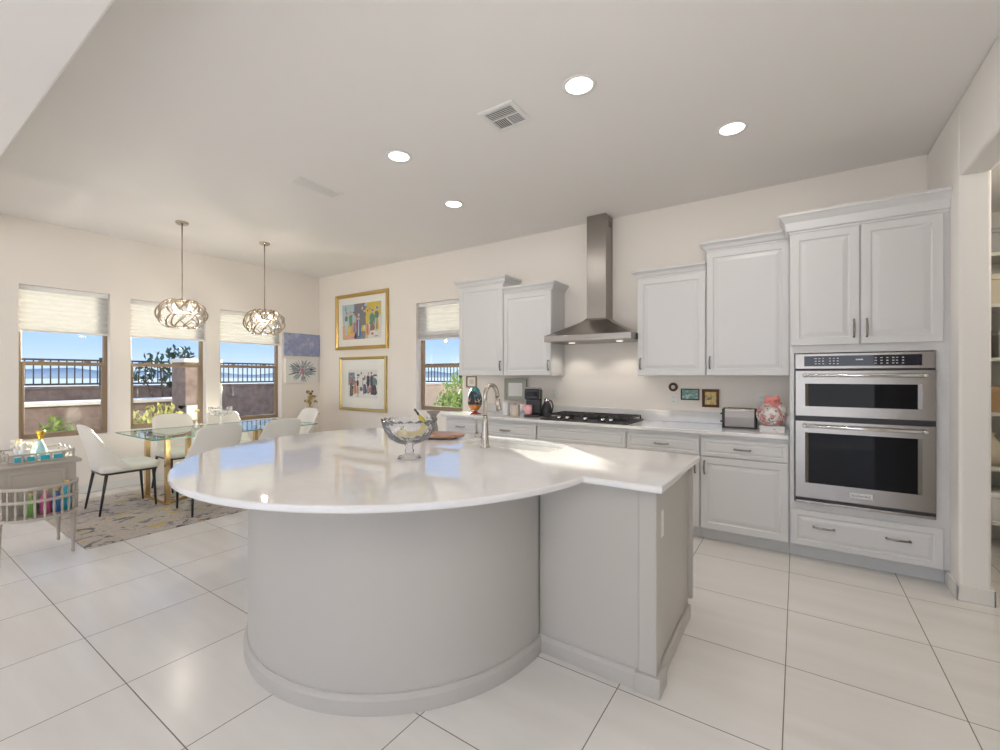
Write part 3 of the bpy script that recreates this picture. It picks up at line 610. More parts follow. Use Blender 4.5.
MB().box((-0.062, -0.0425, 0.080), (0.062, -0.039, 0.116)).build('badge', M['mark'], od, bevel=0.002)
def text_mesh(txt, size):
    cu = bpy.data.curves.new('lettering', 'FONT'); cu.body = txt; cu.size = size; cu.align_x = 'CENTER'; cu.align_y = 'CENTER'; cu.extrude = 0.0004
    ob = bpy.data.objects.new('lettering_source', cu); C.objects.link(ob)
    dg = bpy.context.evaluated_depsgraph_get(); me = bpy.data.meshes.new_from_object(ob.evaluated_get(dg)); bpy.data.objects.remove(ob); return me
tm = text_mesh('KitchenAid', 0.0225); tm.materials.clear(); tm.materials.append(M['inkdark'])
lt = bpy.data.objects.new('lettering', tm); C.objects.link(lt); lt.parent = od; lt.rotation_euler = (pi / 2, 0, 0); lt.location = (0, -0.0428, 0.098)

# range hood
hd = thing('range_hood', 'stainless steel chimney range hood on the wall over the cooktop', 'range hood', (-1.742, YW, 1.715)); w = 0.458
MB().box((-0.105, -0.205, 0.245), (0.105, -0.001, ZC - 1.7155)).build('chimney', M['steel'], hd, bevel=0.002)
g = MB()
for i in range(4):
    for j in range(2): g.box((0.1045, -0.125 + j * 0.04, 1.215 + i * 0.018), (0.1062, -0.093 + j * 0.04, 1.224 + i * 0.018))
g.build('vent_grille', M['blackmetal'], hd)
cn = MB(); R = []
for s_ in range(9):
    s = s_ / 8; e_ = (1 - s) ** 1.35; hw = 0.112 + (w - 0.112) * e_; yy = -0.212 - (0.50 - 0.212) * e_; z = 0.062 + 0.19 * s ** 0.9
    R.append([(-hw, yy, z), (hw, yy, z), (hw, -0.001, z), (-hw, -0.001, z)])
cn.rings(R); cn.build('canopy', M['steel'], hd)
MB().box((-w, -0.50, 0.0), (w, -0.001, 0.0615)).build('canopy_rim', M['steel'], hd, bevel=0.003)
g = MB()
for i in range(5): g.box((0.0 + i * 0.035, -0.502, 0.022), (0.018 + i * 0.035, -0.4995, 0.036))
g.build('control_button', M['darknickel'], hd)
for x in (-0.26, 0.26): MB().lathe([(0.001, -0.004), (0.034, -0.004), (0.036, 0.002)], 20, (x, -0.24, 0)).build('hood_lamp', M['hoodlens'], hd)
for x in (-0.26, 0.26):
    lamp('hood_lamp_light', 'SPOT', (-1.742 + x, YW - 0.24, 1.705), 4.0, (1, 0.92, 0.82), (0, 0, 0), spot_size=radians(125), spot_blend=0.5, shadow_soft_size=0.02)

# cooktop
ck = thing('gas_cooktop', 'black gas cooktop with cast iron grates on the counter under the hood', 'cooktop', (-1.742, YW - 0.33, 0.9145))
MB().box((-0.455, -0.265, 0), (0.455, 0.265, 0.012)).build('cooktop_plate', M['blackmetal'], ck, bevel=0.004)
for k in range(3):
    x0 = -0.43 + k * 0.29; g = MB(); z0, z1 = 0.040, 0.054
    for x in (x0, x0 + 0.068, x0 + 0.138, x0 + 0.208, x0 + 0.268): g.box((x, -0.16, z0), (x + 0.012, 0.25, z1))
    for y in (-0.16, -0.03, 0.045, 0.12, 0.238): g.box((x0, y, z0), (x0 + 0.28, y + 0.012, z1))
    for x in (x0, x0 + 0.268):
        for y in (-0.16, 0.238): g.box((x, y, 0.012), (x + 0.012, y + 0.012, z0))
    g.build('grate', M['iron'], ck)
for x, y in ((-0.29, 0.13), (-0.29, -0.07), (0, 0.04), (0.29, 0.13), (0.29, -0.07)):
    MB().lathe([(0.05, 0.012), (0.05, 0.024), (0.034, 0.028), (0.034, 0.036), (0.001, 0.038)], 20, (x, y, 0)).build('burner', M['iron'], ck)
for x in (-0.26, -0.17, 0.02, 0.20, 0.28):
    MB().lathe([(0.021, 0.012), (0.021, 0.03), (0.017, 0.042), (0.001, 0.043)], 16, (x, -0.213, 0)).build('knob', M['chrome'], ck)

# ------------------------------------------------------------------ island
DCX, DCY, DR = -1.91, 1.89, 0.845
FX = -1.07
ib = thing('kitchen_island', 'large cream island base with a round drum end', 'island', (-1.3, 2.2, 0))
L = lambda p: (p[0] + 1.3, p[1] - 2.2)
YB = 2.70
aJ = atan2(1.945 - DCY, sqrt(DR ** 2 - (1.945 - DCY) ** 2)); TH = 0.02
jx = DCX + sqrt(DR ** 2 - (1.945 - DCY) ** 2)
shell = [(DCX - DR, YB)] + list(reversed(arc(DCX, DCY, DR, math.degrees(aJ), -180, 72))) + list(arc(DCX, DCY, DR - TH, math.degrees(aJ), -180, 72)) + [(DCX - DR + TH, YB)]
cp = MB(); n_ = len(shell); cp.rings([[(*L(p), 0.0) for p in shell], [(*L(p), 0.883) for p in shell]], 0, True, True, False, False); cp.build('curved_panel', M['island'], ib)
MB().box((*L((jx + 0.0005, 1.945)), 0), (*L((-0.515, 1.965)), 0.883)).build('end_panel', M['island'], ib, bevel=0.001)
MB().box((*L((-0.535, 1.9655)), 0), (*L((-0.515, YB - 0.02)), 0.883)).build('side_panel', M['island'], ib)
bk = MB(); xs = [DCX - DR + 0.021, -2.0, -1.2, -0.605]
MB().box((*L((DCX - DR + 0.021, YB - 0.02)), 0.105), (*L((-0.601, YB)), 0.883)).build('back_panel', M['island'], ib)
for a_, b_ in zip(xs, xs[1:]):
    dd_ = MB().panel(a_ + 0.004, b_ - 0.004, 0.118, 0.872, 0, 0.02, DOOR).build('door', M['island'], ib); dd_.rotation_euler.z = pi; dd_.location = (*L((a_ + b_, YB + 0.0205)), 0); dd_.location.x -= 0
    dd_.location.x = (a_ + b_) + 1.3
MB().box((*L((-0.575, 1.935)), 0), (*L((-0.497, 2.02)), 0.883)).build('corner_post', M['island'], ib, bevel=0.006)
MB().box((*L((-0.60, YB - 0.02)), 0.105), (*L((-0.492, YB + 0.015)), 0.883)).build('door_edge', M['island'], ib, bevel=0.003)
def trim_path(path, h, name):
    prof = [(0.0, 0.0), (0.016, 0.0), (0.016, h - 0.022), (0.012, h - 0.012), (0.010, h - 0.004), (0.005, h), (0.0, h)]
    R = []; n = len(path)
    for i in range(n):
        p = Vector(path[i]); d0 = (p - Vector(path[i - 1])).normalized() if i else None; d1 = (Vector(path[i + 1]) - p).normalized() if i < n - 1 else None
        d0 = d0 or d1; d1 = d1 or d0
        n0 = Vector((d0.y, -d0.x)); n1 = Vector((d1.y, -d1.x)); m_ = (n0 + n1); m_ = m_ / max(m_.dot(n0), 0.3)
        R.append([(*L((p.x + m_.x * a, p.y + m_.y * a)), b) for a, b in prof])
    return MB().rings(R).build(name, M['island'], ib)
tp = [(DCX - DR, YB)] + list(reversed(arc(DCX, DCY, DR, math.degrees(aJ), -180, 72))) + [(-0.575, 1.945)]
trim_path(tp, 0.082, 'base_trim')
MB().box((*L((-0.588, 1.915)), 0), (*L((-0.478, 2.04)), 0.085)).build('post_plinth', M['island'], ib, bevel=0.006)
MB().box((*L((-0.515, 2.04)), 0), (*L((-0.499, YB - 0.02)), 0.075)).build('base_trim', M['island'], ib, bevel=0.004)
op = MB().box((*L((-0.520, 2.035)), 0.635), (*L((-0.507, 2.105)), 0.755)).build('outlet_plate', M['white'], ib, bevel=0.003)
g = MB()
for z in (0.672, 0.718): g.box((*L((-0.508, 2.052)), z - 0.014), (*L((-0.5055, 2.088)), z + 0.014))
g.build('socket', M['trim'], op, bevel=0.002)

TCX, TCY, TR = -2.0, 1.97, 1.205
YF, YK, XE = 1.862, 2.735, -0.457
a1 = math.degrees(math.asin((YF - TCY) / TR)); a2 = 180 - math.degrees(math.asin((YK - TCY) / TR))
out = [(XE, YK), (XE, YF)] + arc(TCX, TCY, TR, a1, -(360 - a2), 120)
it = thing('island_countertop', 'white polished quartz island countertop with a broad round end', 'countertop', (-1.3, 2.2, 0.884))
SK = (-1.93, -1.22, 2.335, 2.655)     # sink opening
bm = bmesh.new(); T = 0.030
def loopv(pts, z): return [bm.verts.new((*L(p), z)) for p in pts]
def rrect(x0, x1, y0, y1, r, n=6):
    return arc(x1 - r, y1 - r, r, 0, 90, n) + arc(x0 + r, y1 - r, r, 90, 180, n) + arc(x0 + r, y0 + r, r, 180, 270, n) + arc(x1 - r, y0 + r, r, 270, 360, n)
hole = rrect(*SK, 0.05)
for z in (0, T):
    ed = []
    for pts in (out, hole):
        vs = loopv(pts, z); ed += [bm.edges.new((vs[i], vs[(i + 1) % len(vs)])) for i in range(len(vs))]
    bmesh.ops.triangle_fill(bm, use_beauty=True, use_dissolve=False, edges=ed)
bm.verts.ensure_lookup_table(); n1, n2 = len(out), len(hole); N = n1 + n2
for i in range(n1): bm.faces.new((bm.verts[i], bm.verts[(i + 1) % n1], bm.verts[N + (i + 1) % n1], bm.verts[N + i]))
for i in range(n2): bm.faces.new((bm.verts[n1 + i], bm.verts[n1 + (i + 1) % n2], bm.verts[N + n1 + (i + 1) % n2], bm.verts[N + n1 + i]))
bmesh.ops.recalc_face_normals(bm, faces=bm.faces)
me = bpy.data.meshes.new('counter_slab'); bm.to_mesh(me); bm.free(); me.materials.append(M['quartz'])
o = bpy.data.objects.new('counter_slab', me); C.objects.link(o); o.parent = it
q = o.modifiers.new('bevel', 'BEVEL'); q.width = 0.009; q.segments = 3; q.limit_method = 'ANGLE'; q.angle_limit = radians(50)

sk = thing('kitchen_sink', 'white undermount sink set into the island countertop behind the faucet', 'sink', ((SK[0] + SK[1]) / 2, (SK[2] + SK[3]) / 2, 0.680))
hw, hh = (SK[1] - SK[0]) / 2 + 0.006, (SK[3] - SK[2]) / 2 + 0.006
def rr(d, z): return [(x, y, z) for x, y in rrect(-hw - d, hw + d, -hh - d, hh + d, 0.05 + max(d, -0.03))]
MB().rings([rr(0.012, 0.2035), rr(0.012, -0.0), rr(-0.0, -0.012), rr(-0.05, -0.012)][::-1] and [rr(-0.06, -0.012), rr(0.012, -0.012), rr(0.012, 0.2035), rr(0, 0.2035), rr(0, 0.02), rr(-0.03, 0.0), rr(-0.06, -0.002)], 0, False, True, True, True).build('basin', M['porcelain'], sk)
MB().lathe([(0.001, 0.001), (0.03, 0.001), (0.042, 0.003), (0.044, -0.002)], 20).build('drain', M['nickel'], sk)

fc = thing('kitchen_faucet', 'brushed nickel gooseneck faucet with side lever on the island', 'faucet', (-1.635, 2.265, 0.914))
MB().lathe([(0.030, 0), (0.030, 0.006), (0.025, 0.014), (0.022, 0.08), (0.0175, 0.16), (0.0145, 0.20)], 24).build('faucet_body', M['nickel'], fc)
pts = [(0, 0, 0.195), (0, 0, 0.325)] + [(0, 0.068 - 0.068 * cos(radians(a)), 0.325 + 0.068 * sin(radians(a))) for a in range(12, 169, 12)] + [(0, 0.138, 0.312)]
MB().tube(pts, 0.0135, 14, up=(1, 0, 0)).build('gooseneck', M['nickel'], fc)
MB().sweep([(0, 0.137, 0.315), (0, 0.150, 0.255), (0, 0.156, 0.225)], [(cos(j * pi / 7), sin(j * pi / 7)) for j in range(14)], 0, (1, 0, 0), True, False, lambda t: 0.0145 + 0.004 * t).build('spray_head', M['nickel'], fc)
lv = MB(); lv.rod((-0.015, 0, 0.075), (-0.065, -0.02, 0.075), 0.017, 0.016, 14); lv.rod((-0.055, -0.016, 0.085), (-0.062, -0.020, 0.185), 0.007, 0.0045, 10); lv.build('lever', M['nickel'], fc)

# fruit bowl
BX, BY = -1.765, 1.735
fb = thing('crystal_fruit_bowl', 'cut crystal footed fruit bowl on the island countertop', 'bowl', (BX, BY, 0.914))
def cut(r, z, a):
    k = max(0.0, (z - 0.09) / 0.13); return r * (1 + 0.018 * k * cos(18 * a + 14 * k)), z + 0.006 * k * k * cos(18 * a + 14 * k)
pr = [(0.001, 0.004), (0.055, 0.0), (0.064, 0.004), (0.058, 0.014), (0.032, 0.022), (0.021, 0.032), (0.026, 0.044), (0.019, 0.056), (0.022, 0.072), (0.032, 0.080), (0.070, 0.090), (0.105, 0.112), (0.132, 0.150), (0.146, 0.190), (0.152, 0.215),
      (0.147, 0.216), (0.140, 0.190), (0.126, 0.152), (0.100, 0.118), (0.066, 0.097), (0.001, 0.092)]
MB().lathe(pr, 72, (0, 0, 0), 0, cut).build('glass_bowl', M['crystal'], fb)
bn = thing('banana', 'ripe banana standing up out of the crystal bowl with a dark stem tip', 'banana', (BX, BY, 0.914))
rv_ = Vector((0.83, 0.558, 0)); bpts = [(-0.035, 0.138), (-0.005, 0.128), (0.035, 0.127), (0.068, 0.142), (0.083, 0.170), (0.074, 0.206), (0.050, 0.240)]
bpts = [tuple(rv_ * a + Vector((-0.01, 0.012, b))) for a, b in bpts]
MB().sweep(bpts, [(0.026 * cos(j * pi / 3 + .3), 0.026 * sin(j * pi / 3 + .3)) for j in range(6)], 0, (0, 0.5, 0.1), True, False, lambda t: [0.35, 0.75, 0.98, 1.05, 1.0, 0.75, 0.34][round(t * 6)]).build('banana_peel', M['banana'], bn, subd=2)
e1 = Vector(bpts[-1]); MB().tube([e1 - Vector((0, 0, .004)), e1 + rv_ * -0.010 + Vector((0, 0, 0.014)), e1 + rv_ * -0.024 + Vector((0, 0, 0.030))], 0.0055, 8, up=(0, 1, 0)).build('banana_stem', M['stembrown'], bn)
def fruit(name, label, loc, r, sc, m):
    t = thing(name, label, name, loc)
    MB().ball((0, 0, 0), r, 12, 0, sc).build('fruit_skin', m, t); MB().rod((0, 0, r * sc[2] * .95), (0.004, 0, r * sc[2] + 0.012), 0.004, 0.003, 6).build('fruit_stem', M['stembrown'], t)
fruit('mango', 'golden mango lying under the banana in the crystal bowl', (BX - 0.028, BY - 0.034, 0.914 + 0.130), 0.030, (1.3, 1.0, 0.95), M['mango'])
fruit('pear', 'small green pear low at the side of the crystal bowl', (BX - 0.072, BY + 0.022, 0.914 + 0.138), 0.023, (1, 1, 1.05), M['leafyellow'])

# wooden board and vase
wb = thing('serving_board', 'dark-grained wooden serving board near the back edge of the island', 'board', (-2.16, 2.43, 0.914), radians(25))
MB().prism([(0.175 * cos(a * pi / 24) * (1 + 0.04 * cos(3 * a * pi / 24)), 0.115 * sin(a * pi / 24)) for a in range(48)], 0.012, 0.034).build('board_slab', M['wood'], wb, bevel=0.006)
for x, y in ((-0.1, -0.05), (0.1, -0.05), (-0.1, 0.05), (0.1, 0.05)): MB().lathe([(0.012, 0), (0.014, 0.0125)], 12, (x, y, 0)).build('foot', M['wood'], wb)
tv = thing('taupe_vase', 'slim taupe vase behind the serving board by the kitchen window', 'vase', (-2.38, 2.60, 0.914))
MB().lathe([(0.001, 0.004), (0.030, 0), (0.038, 0.01), (0.036, 0.045), (0.026, 0.085), (0.020, 0.115), (0.030, 0.145), (0.055, 0.170), (0.052, 0.172), (0.026, 0.146), (0.016, 0.116), (0.020, 0.085), (0.001, 0.03)], 28).build('vase_body', M['taupe'], tv)

# ------------------------------------------------------------------ things on the kitchen counter
ZT = 0.9142
eg = thing('painted_egg', 'large painted decorative egg on a red stand at the counter end', 'ornament', (-3.16, 4.17, ZT))
MB().lathe([(0.001, 0), (0.075, 0), (0.078, 0.006), (0.045, 0.012), (0.026, 0.022), (0.034, 0.036), (0.001, 0.036)], 32).build('egg_stand', M['red'], eg)
es = MB().lathe([(0.085 * sqrt(max(0, 1 - (t / 10 * 2 - 1) ** 2)) * (1.0 - 0.16 * (t / 10 * 2 - 1)), 0.034 + 0.285 * t / 10) for t in range(0, 11)], 32, (0, 0, 0)); es.build('egg_shell', M['eggpaint'], eg)
MB().lathe([(0.082 * sqrt(max(0, 1 - (t / 30 * 2 - 1) ** 2)) * (1.0 - 0.16 * (t / 30 * 2 - 1)) + 0.004, 0.034 + 0.285 * t / 30) for t in range(1, 9)], 32, cap0=False, cap1=False).build('orange_base', mat('orange_glaze', (0.65, 0.22, 0.03), 0.2), eg)
MB().lathe([(0.082 * sqrt(max(0, 1 - (t / 30 * 2 - 1) ** 2)) * (1.0 - 0.16 * (t / 30 * 2 - 1)) + 0.005, 0.034 + 0.285 * t / 30) for t in range(25, 31)], 32, cap0=False, cap1=True).build('teal_cap', mat('teal_glaze', (0.05, 0.28, 0.27), 0.2), eg)

def framed(name, label, cat, loc, rotz, w, h, fw, fm, mw, mm, art=None, depth=0.02, group=None, glass=False, tilt=0.0):
    """picture in a frame, facing local -y, loc = middle of its back"""
    t = thing(name, label, cat, loc, rotz, group); t.rotation_euler = (tilt, 0, rotz)
    R = []
    for i, d in ((0, 0), (0, -depth), (fw * 0.3, -depth - 0.004), (fw * 0.6, -depth), (fw, -depth * 0.55), (fw, -0.004)):
        R.append([(-w / 2 + i, d, -h / 2 + i), (w / 2 - i, d, -h / 2 + i), (w / 2 - i, d, h / 2 - i), (-w / 2 + i, d, h / 2 - i)])
    MB().rings(R, cap0=True, cap1=True).build('frame', fm, t)
    if mm: MB().box((-w / 2 + fw, -0.0045, -h / 2 + fw), (w / 2 - fw, -0.0060, h / 2 - fw)).build('mat_board', mm, t)
    if art is not None:
        aw, ah = w / 2 - fw - mw, h / 2 - fw - mw; art(t, aw, ah, -0.0062)
    if glass: MB().box((-w / 2 + fw, -0.0105, -h / 2 + fw), (w / 2 - fw, -0.0115, h / 2 - fw)).build('glazing', M['picglass'], t)
    return t
def flat_art(m):
    def f(t, aw, ah, y): MB().box((-aw, y, -ah), (aw, y - 0.001, ah)).build('picture_panel', m, t)
    return f
framed('wall_picture', 'small gilt-edged picture hung under the wall cabinet above the egg', 'picture', (-3.535, YW - 0.001, 1.283), 0, 0.165, 0.150, 0.016, M['tanframe'], 0.03, M['paper'], flat_art(mat('cream_print', (0.70, 0.66, 0.50), 0.6)))
framed('photo_frame', 'silver framed picture with sage border leaning behind the canisters', 'picture', (-2.84, YW - 0.036, 1.195), 0, 0.31, 0.275, 0.022, M['silverframe'], 0.035, M['greenmat'], flat_art(M['paper']), tilt=0)
def canister(name, label, loc, r, h, m, knob):
    t = thing(name, label, 'canister', loc)
    MB().lathe([(0.001, 0), (r * .96, 0), (r, 0.006), (r, h * .86), (r * .97, h * .88)], 28).build('canister_body', m, t)
    MB().lathe([(r * 1.02, h * .88), (r * 1.02, h * .93), (r * .85, h * .965), (0.001, h * .97)], 28).build('canister_lid', m, t)
    if knob: MB().lathe([(0.008, h * .965), (0.013, h * 1.0), (0.001, h * 1.04)], 14).build('lid_knob', M['stembrown'], t)
canister('canister', 'slim white canister in front of the framed picture', (-2.745, 4.21, ZT), 0.040, 0.155, M['white'], False)
canister('canister', 'beige stoneware canister with a dark lid knob by the coffee maker', (-2.60, 4.17, ZT), 0.053, 0.135, M['beige'], True)
cm = thing('coffee_maker', 'black single-cup coffee maker on the counter beside the cooktop', 'coffee maker', (-2.42, 4.265, ZT), radians(20))
MB().box((-0.085, -0.12, 0), (0.085, 0.12, 0.026)).build('drip_base', M['black'], cm, bevel=0.008)
MB().box((-0.085, 0.0, 0.0262), (0.085, 0.12, 0.30)).build('water_tank', M['black'], cm, bevel=0.015)
MB().box((-0.080, -0.125, 0.190), (0.080, 0.0, 0.305)).build('brew_head', M['black'], cm, bevel=0.018, seg=3)
MB().box((-0.060, -0.1275, 0.225), (0.060, -0.124, 0.280)).build('front_plate', M['ovenglass'], cm)
MB().box((-0.082, -0.120, 0.305), (0.082, 0.05, 0.318)).build('lid', M['darknickel'], cm, bevel=0.006)
mg = thing('coffee_mug', 'pink mug under the spout of the coffee maker', 'mug', (-2.443, 4.195, ZT + 0.0262), radians(200))
MB().lathe([(0.001, 0), (0.034, 0), (0.040, 0.008), (0.043, 0.105), (0.039, 0.105), (0.036, 0.012), (0.001, 0.008)], 28).build('mug_body', M['pink'], mg)
MB().tube([(0.040, 0, 0.085), (0.062, 0, 0.082), (0.070, 0, 0.058), (0.060, 0, 0.034), (0.038, 0, 0.028)], 0.006, 8, up=(0, 1, 0)).build('mug_handle', M['pink'], mg)
kt = thing('black_jug', 'rounded black jug with a chrome collar between coffee maker and cooktop', 'jug', (-2.288, 4.33, ZT))
MB().lathe([(0.001, 0), (0.052, 0), (0.060, 0.02), (0.058, 0.08), (0.042, 0.135), (0.026, 0.165)], 24).build('jug_body', M['black'], kt)
MB().lathe([(0.027, 0.163), (0.031, 0.170), (0.031, 0.185), (0.024, 0.195), (0.010, 0.205), (0.001, 0.207)], 24).build('jug_collar', M['chrome'], kt)
MB().tube([(0.024, 0, 0.182), (0.060, 0, 0.170), (0.076, 0, 0.120), (0.066, 0, 0.06), (0.055, 0, 0.045)], 0.007, 8, up=(0, 1, 0)).build('jug_handle', M['black'], kt)
def outlet(label, x, z, plug=False):
    t = thing('wall_outlet', label, 'outlet', (x, YW - 0.0005, z), 0, 'wall outlets over the counter')
    MB().box((-0.036, -0.006, -0.058), (0.036, 0, 0.058)).build('cover_plate', M['white'], t, bevel=0.003)
    for zz in (-0.022, 0.022):
        s = MB().box((-0.017, -0.0085, zz - 0.014), (0.017, -0.005, zz + 0.014)).build('socket', M['trim'], t, bevel=0.003)
        g = MB(); g.box((-0.008, -0.0092, zz - 0.004), (-0.006, -0.0084, zz + 0.006)); g.box((0.006, -0.0092, zz - 0.004), (0.008, -0.0084, zz + 0.006)); g.build('slot', M['inkdark'], s)
outlet('white wall outlet below the dark round ornament', -1.015, 1.130)
outlet('white wall outlet behind the ribboned china jar', -0.265, 1.150)
outlet('white wall outlet above the black jug beside the coffee maker', -2.33, 1.165)
ro = thing('round_ornament', 'small dark round wall ornament above the outlet', 'ornament', (-1.018, YW - 0.0005, 1.253))
R = []
for j in range(25):
    a = 2 * pi * j / 24; R.append((0.032 * cos(a), -0.012, 0.032 * sin(a)))
MB().tube(R[:-1], 0.012, 10, cyclic=True, up=(0, 1, 0)).build('ring', M['brownframe'], ro)
MB().box((-0.010, -0.014, -0.016), (0.010, -0.001, 0.016)).build('pale_figure', M['white'], ro, bevel=0.004)
framed('wall_picture', 'small green landscape in a thin dark frame next to the outlet', 'picture', (-0.862, YW - 0.001, 1.184), 0, 0.165, 0.108, 0.009, M['darkframe'], 0, None, flat_art(M['landscape']))
framed('wall_picture', 'small golden picture in a brown wooden frame above the toaster', 'picture', (-0.680, YW - 0.001, 1.152), 0, 0.146, 0.170, 0.024, M['brownframe'], 0, None, flat_art(M['icon']))
ts = thing('toaster', 'brushed steel two-slot toaster with black ends on the counter', 'toaster', (-0.415, 4.36, ZT), radians(4)); ts.scale = (0.9, 1, 0.96)
R = []
for x in (-0.125, 0.125):
    R.append([(x, y, z) for y, z in ((-0.085, 0.014), (-0.088, 0.10), (-0.082, 0.155), (-0.066, 0.176), (0.066, 0.176), (0.082, 0.155), (0.088, 0.10), (0.085, 0.014))])
MB().rings(R).build('toaster_shell', M['toastersteel'], ts, bevel=0.003)
for s in (-1, 1):
    R = [[(s * 0.125, y * k, 0.01 + (z - 0.01) * k2) for y, z in ((-0.088, 0.004), (-0.090, 0.10), (-0.084, 0.157), (-0.068, 0.179), (0.068, 0.179), (0.084, 0.157), (0.090, 0.10), (0.088, 0.004))] for k, k2 in ((1, 1),)]
    R.append([(s * 0.148, y * 0.93, z * 0.96) for _, y, z in R[0]]); MB().rings(R).build('end_cap', M['black'], ts, bevel=0.006)
MB().box((-0.148, -0.086, 0), (0.148, 0.086, 0.0138)).build('toaster_base', M['black'], ts, bevel=0.003)
for y in (-0.032, 0.032): MB().box((-0.10, y - 0.013, 0.1755), (0.10, y + 0.013, 0.178)).build('bread_slot', M['inkdark'], ts)
for y, z in ((-0.03, 0.125), (-0.03, 0.055)): MB().box((-0.166, y - 0.016, z - 0.007), (-0.141, y + 0.016, z + 0.007)).build('lever', M['black'], ts, bevel=0.003)
bx = thing('keepsake_box', 'flat white patterned box under the ribboned china jar', 'box', (-0.165, 4.20, ZT))
MB().box((-0.085, -0.085, 0), (0.085, 0.085, 0.030)).build('box_tray', M['floralpale'], bx, bevel=0.003); MB().box((-0.088, -0.088, 0.0302), (0.088, 0.088, 0.052)).build('box_lid', M['floralpale'], bx, bevel=0.003)
fj = thing('china_jar', 'round floral china jar tied with a coral ribbon by the oven', 'jar', (-0.165, 4.20, ZT + 0.0524))
MB().lathe([(0.001, 0), (0.055, 0), (0.060, 0.008), (0.092, 0.045), (0.103, 0.090), (0.095, 0.135), (0.066, 0.168), (0.060, 0.175), (0.001, 0.178)], 36).build('jar_body', M['floral'], fj)
R = []
for i in range(20):
    a = 2 * pi * i / 20; R.append((0.080 * cos(a) - 0.02, -0.082 - 0.018 * abs(sin(a * 5)), 0.09 + 0.075 * sin(a)))
MB().tube(R, 0.010, 8, cyclic=True, up=(0, 1, 0)).build('wreath', splatter_mat('coral_wreath', (0.62, 0.25, 0.22), [((0.75, 0.68, 0.62), 18, 0.5, 0.56, (1, 1, 1)), ((0.20, 0.25, 0.22), 22, 0.56, 0.6, (1, 1, 1))], 2.0), fj)
rb = MB()
for s in (-1, 1):
    rb.sweep([(0, -0.02, 0.183), (s * 0.018, -0.025, 0.215), (s * 0.036, -0.02, 0.228), (s * 0.040, -0.02, 0.206), (s * 0.018, -0.02, 0.186), (0, -0.02, 0.181)], [(-0.018, -0.0015), (0.018, -0.0015), (0.018, 0.0015), (-0.018, 0.0015)], up=(0, 1, 0))
rb.ball((0, -0.022, 0.187), 0.012, 6); rb.lathe([(0.062, 0.168), (0.068, 0.176), (0.062, 0.186)], 28, cap0=False, cap1=False); rb.build('ribbon_bow', M['ribbon'], fj)

# ------------------------------------------------------------------ framed art
def figures(seed, bgc, pal, cols, strokes=1.0):
    """a plain generic group of standing figures in flat colours"""
    def f(t, aw, ah, y):
        rnd = random.Random(seed); ms = [mat('print_%d_%d' % (seed, i), c, 0.6) for i, c in enumerate(pal)]
        MB().box((-aw, y, -ah), (aw, y - 0.0006, ah)).build('print_ground', mat('print_ground_%d' % seed, bgc, 0.6), t)
        p = MB(); k = 0
        def quad(pts, m, d):
            p.add([(x * aw, y - 0.0007 - d, z * ah) for x, z in pts], [tuple(range(len(pts)))], m)
        for (x0, x1, z0, z1, m) in cols: quad([(x0, z0), (x1, z0), (x1 + rnd.uniform(-.05, .05), z1), (x0 + rnd.uniform(-.05, .05), z1)], m, 0.0)
        n = 8
        for q in range(46):
            x, z = rnd.uniform(-.95, .8), rnd.uniform(-.95, .85); a, b = rnd.uniform(.04, .22), rnd.uniform(.05, .22)
            if strokes > rnd.random(): quad([(x, z), (min(.98, x + a), z + rnd.uniform(-.05, .05)), (min(.98, x + a * .8), min(.98, z + b)), (x + a * .1, min(.98, z + b * .9))], rnd.randrange(len(pal)), 0.00002 + q * 0.000003)
        for i in range(n):
            x = -0.80 + 1.60 * i / (n - 1) + rnd.uniform(-.05, .05); top = rnd.uniform(0.30, 0.72); w = rnd.uniform(0.10, 0.17); bot = rnd.uniform(-0.95, -0.5); d = 0.0002 * (i + 1)
            c1, c2, c3 = rnd.sample(range(len(pal)), 3); mid = rnd.uniform(-0.25, 0.15); ln = rnd.uniform(-.08, .08)
            quad([(x - w * 1.2 + ln, bot), (x + w * .4, bot - .03), (x + w * 1.2, bot + .1), (x + w * .55, mid), (x - w * .6, mid)], c1, d)
            quad([(x - w * .2, bot + .1), (x + w * .3, bot + .05), (x + w * .3, mid), (x + w * .05, mid)], c3, d + 0.00004)
            quad([(x - w * .6, mid), (x + w * .55, mid), (x + w * .9, top - .25), (x + w * .5, top - .12), (x - w * .4, top - .10), (x - w * .8, top - .22)], c2, d + 0.00002)
            quad([(x + w * .7, top - .25), (x + w * .95, top - .2), (x + w * 1.1, mid + .05), (x + w * .8, mid)], c1, d + 0.00006)
            quad([(x + ln * .4 + w * .36 * cos(q * pi / 5), top + .085 * sin(q * pi / 5)) for q in range(10)], 6 if len(pal) > 7 else 5, d + 0.00008)
            quad([(x + ln * .4 - w * .42, top + .02), (x + ln * .4 + w * .42, top + .04), (x + ln * .4 + w * .3, top + .12), (x + ln * .4 - w * .25, top + .12)], c3 if i % 2 else 0, d + 0.0001)
        o = p.build('painted_figures', ms, t)
    return f
pal1 = [(0.06, 0.16, 0.42), (0.70, 0.55, 0.10), (0.10, 0.30, 0.20), (0.55, 0.12, 0.10), (0.45, 0.60, 0.66), (0.20, 0.20, 0.22), (0.72, 0.42, 0.30), (0.70, 0.70, 0.66), (0.62, 0.35, 0.20)]
framed('framed_print', 'upper gilt-framed colourful print of a group of figures', 'picture', (-5.735, YW - 0.001, 2.228), 0, 1.255, 0.895, 0.055, M['goldframe'], 0.11, M['paper'],
       figures(4, (0.55, 0.50, 0.35), pal1, [(-1, -.35, -.15, 1, 4), (-.35, .2, -1, 1, 5), (.2, 1, .25, 1, 1), (.35, 1, -1, .25, 7), (-1, -.25, -1, -.2, 6)]), 0.035, 'gilt framed prints', True)
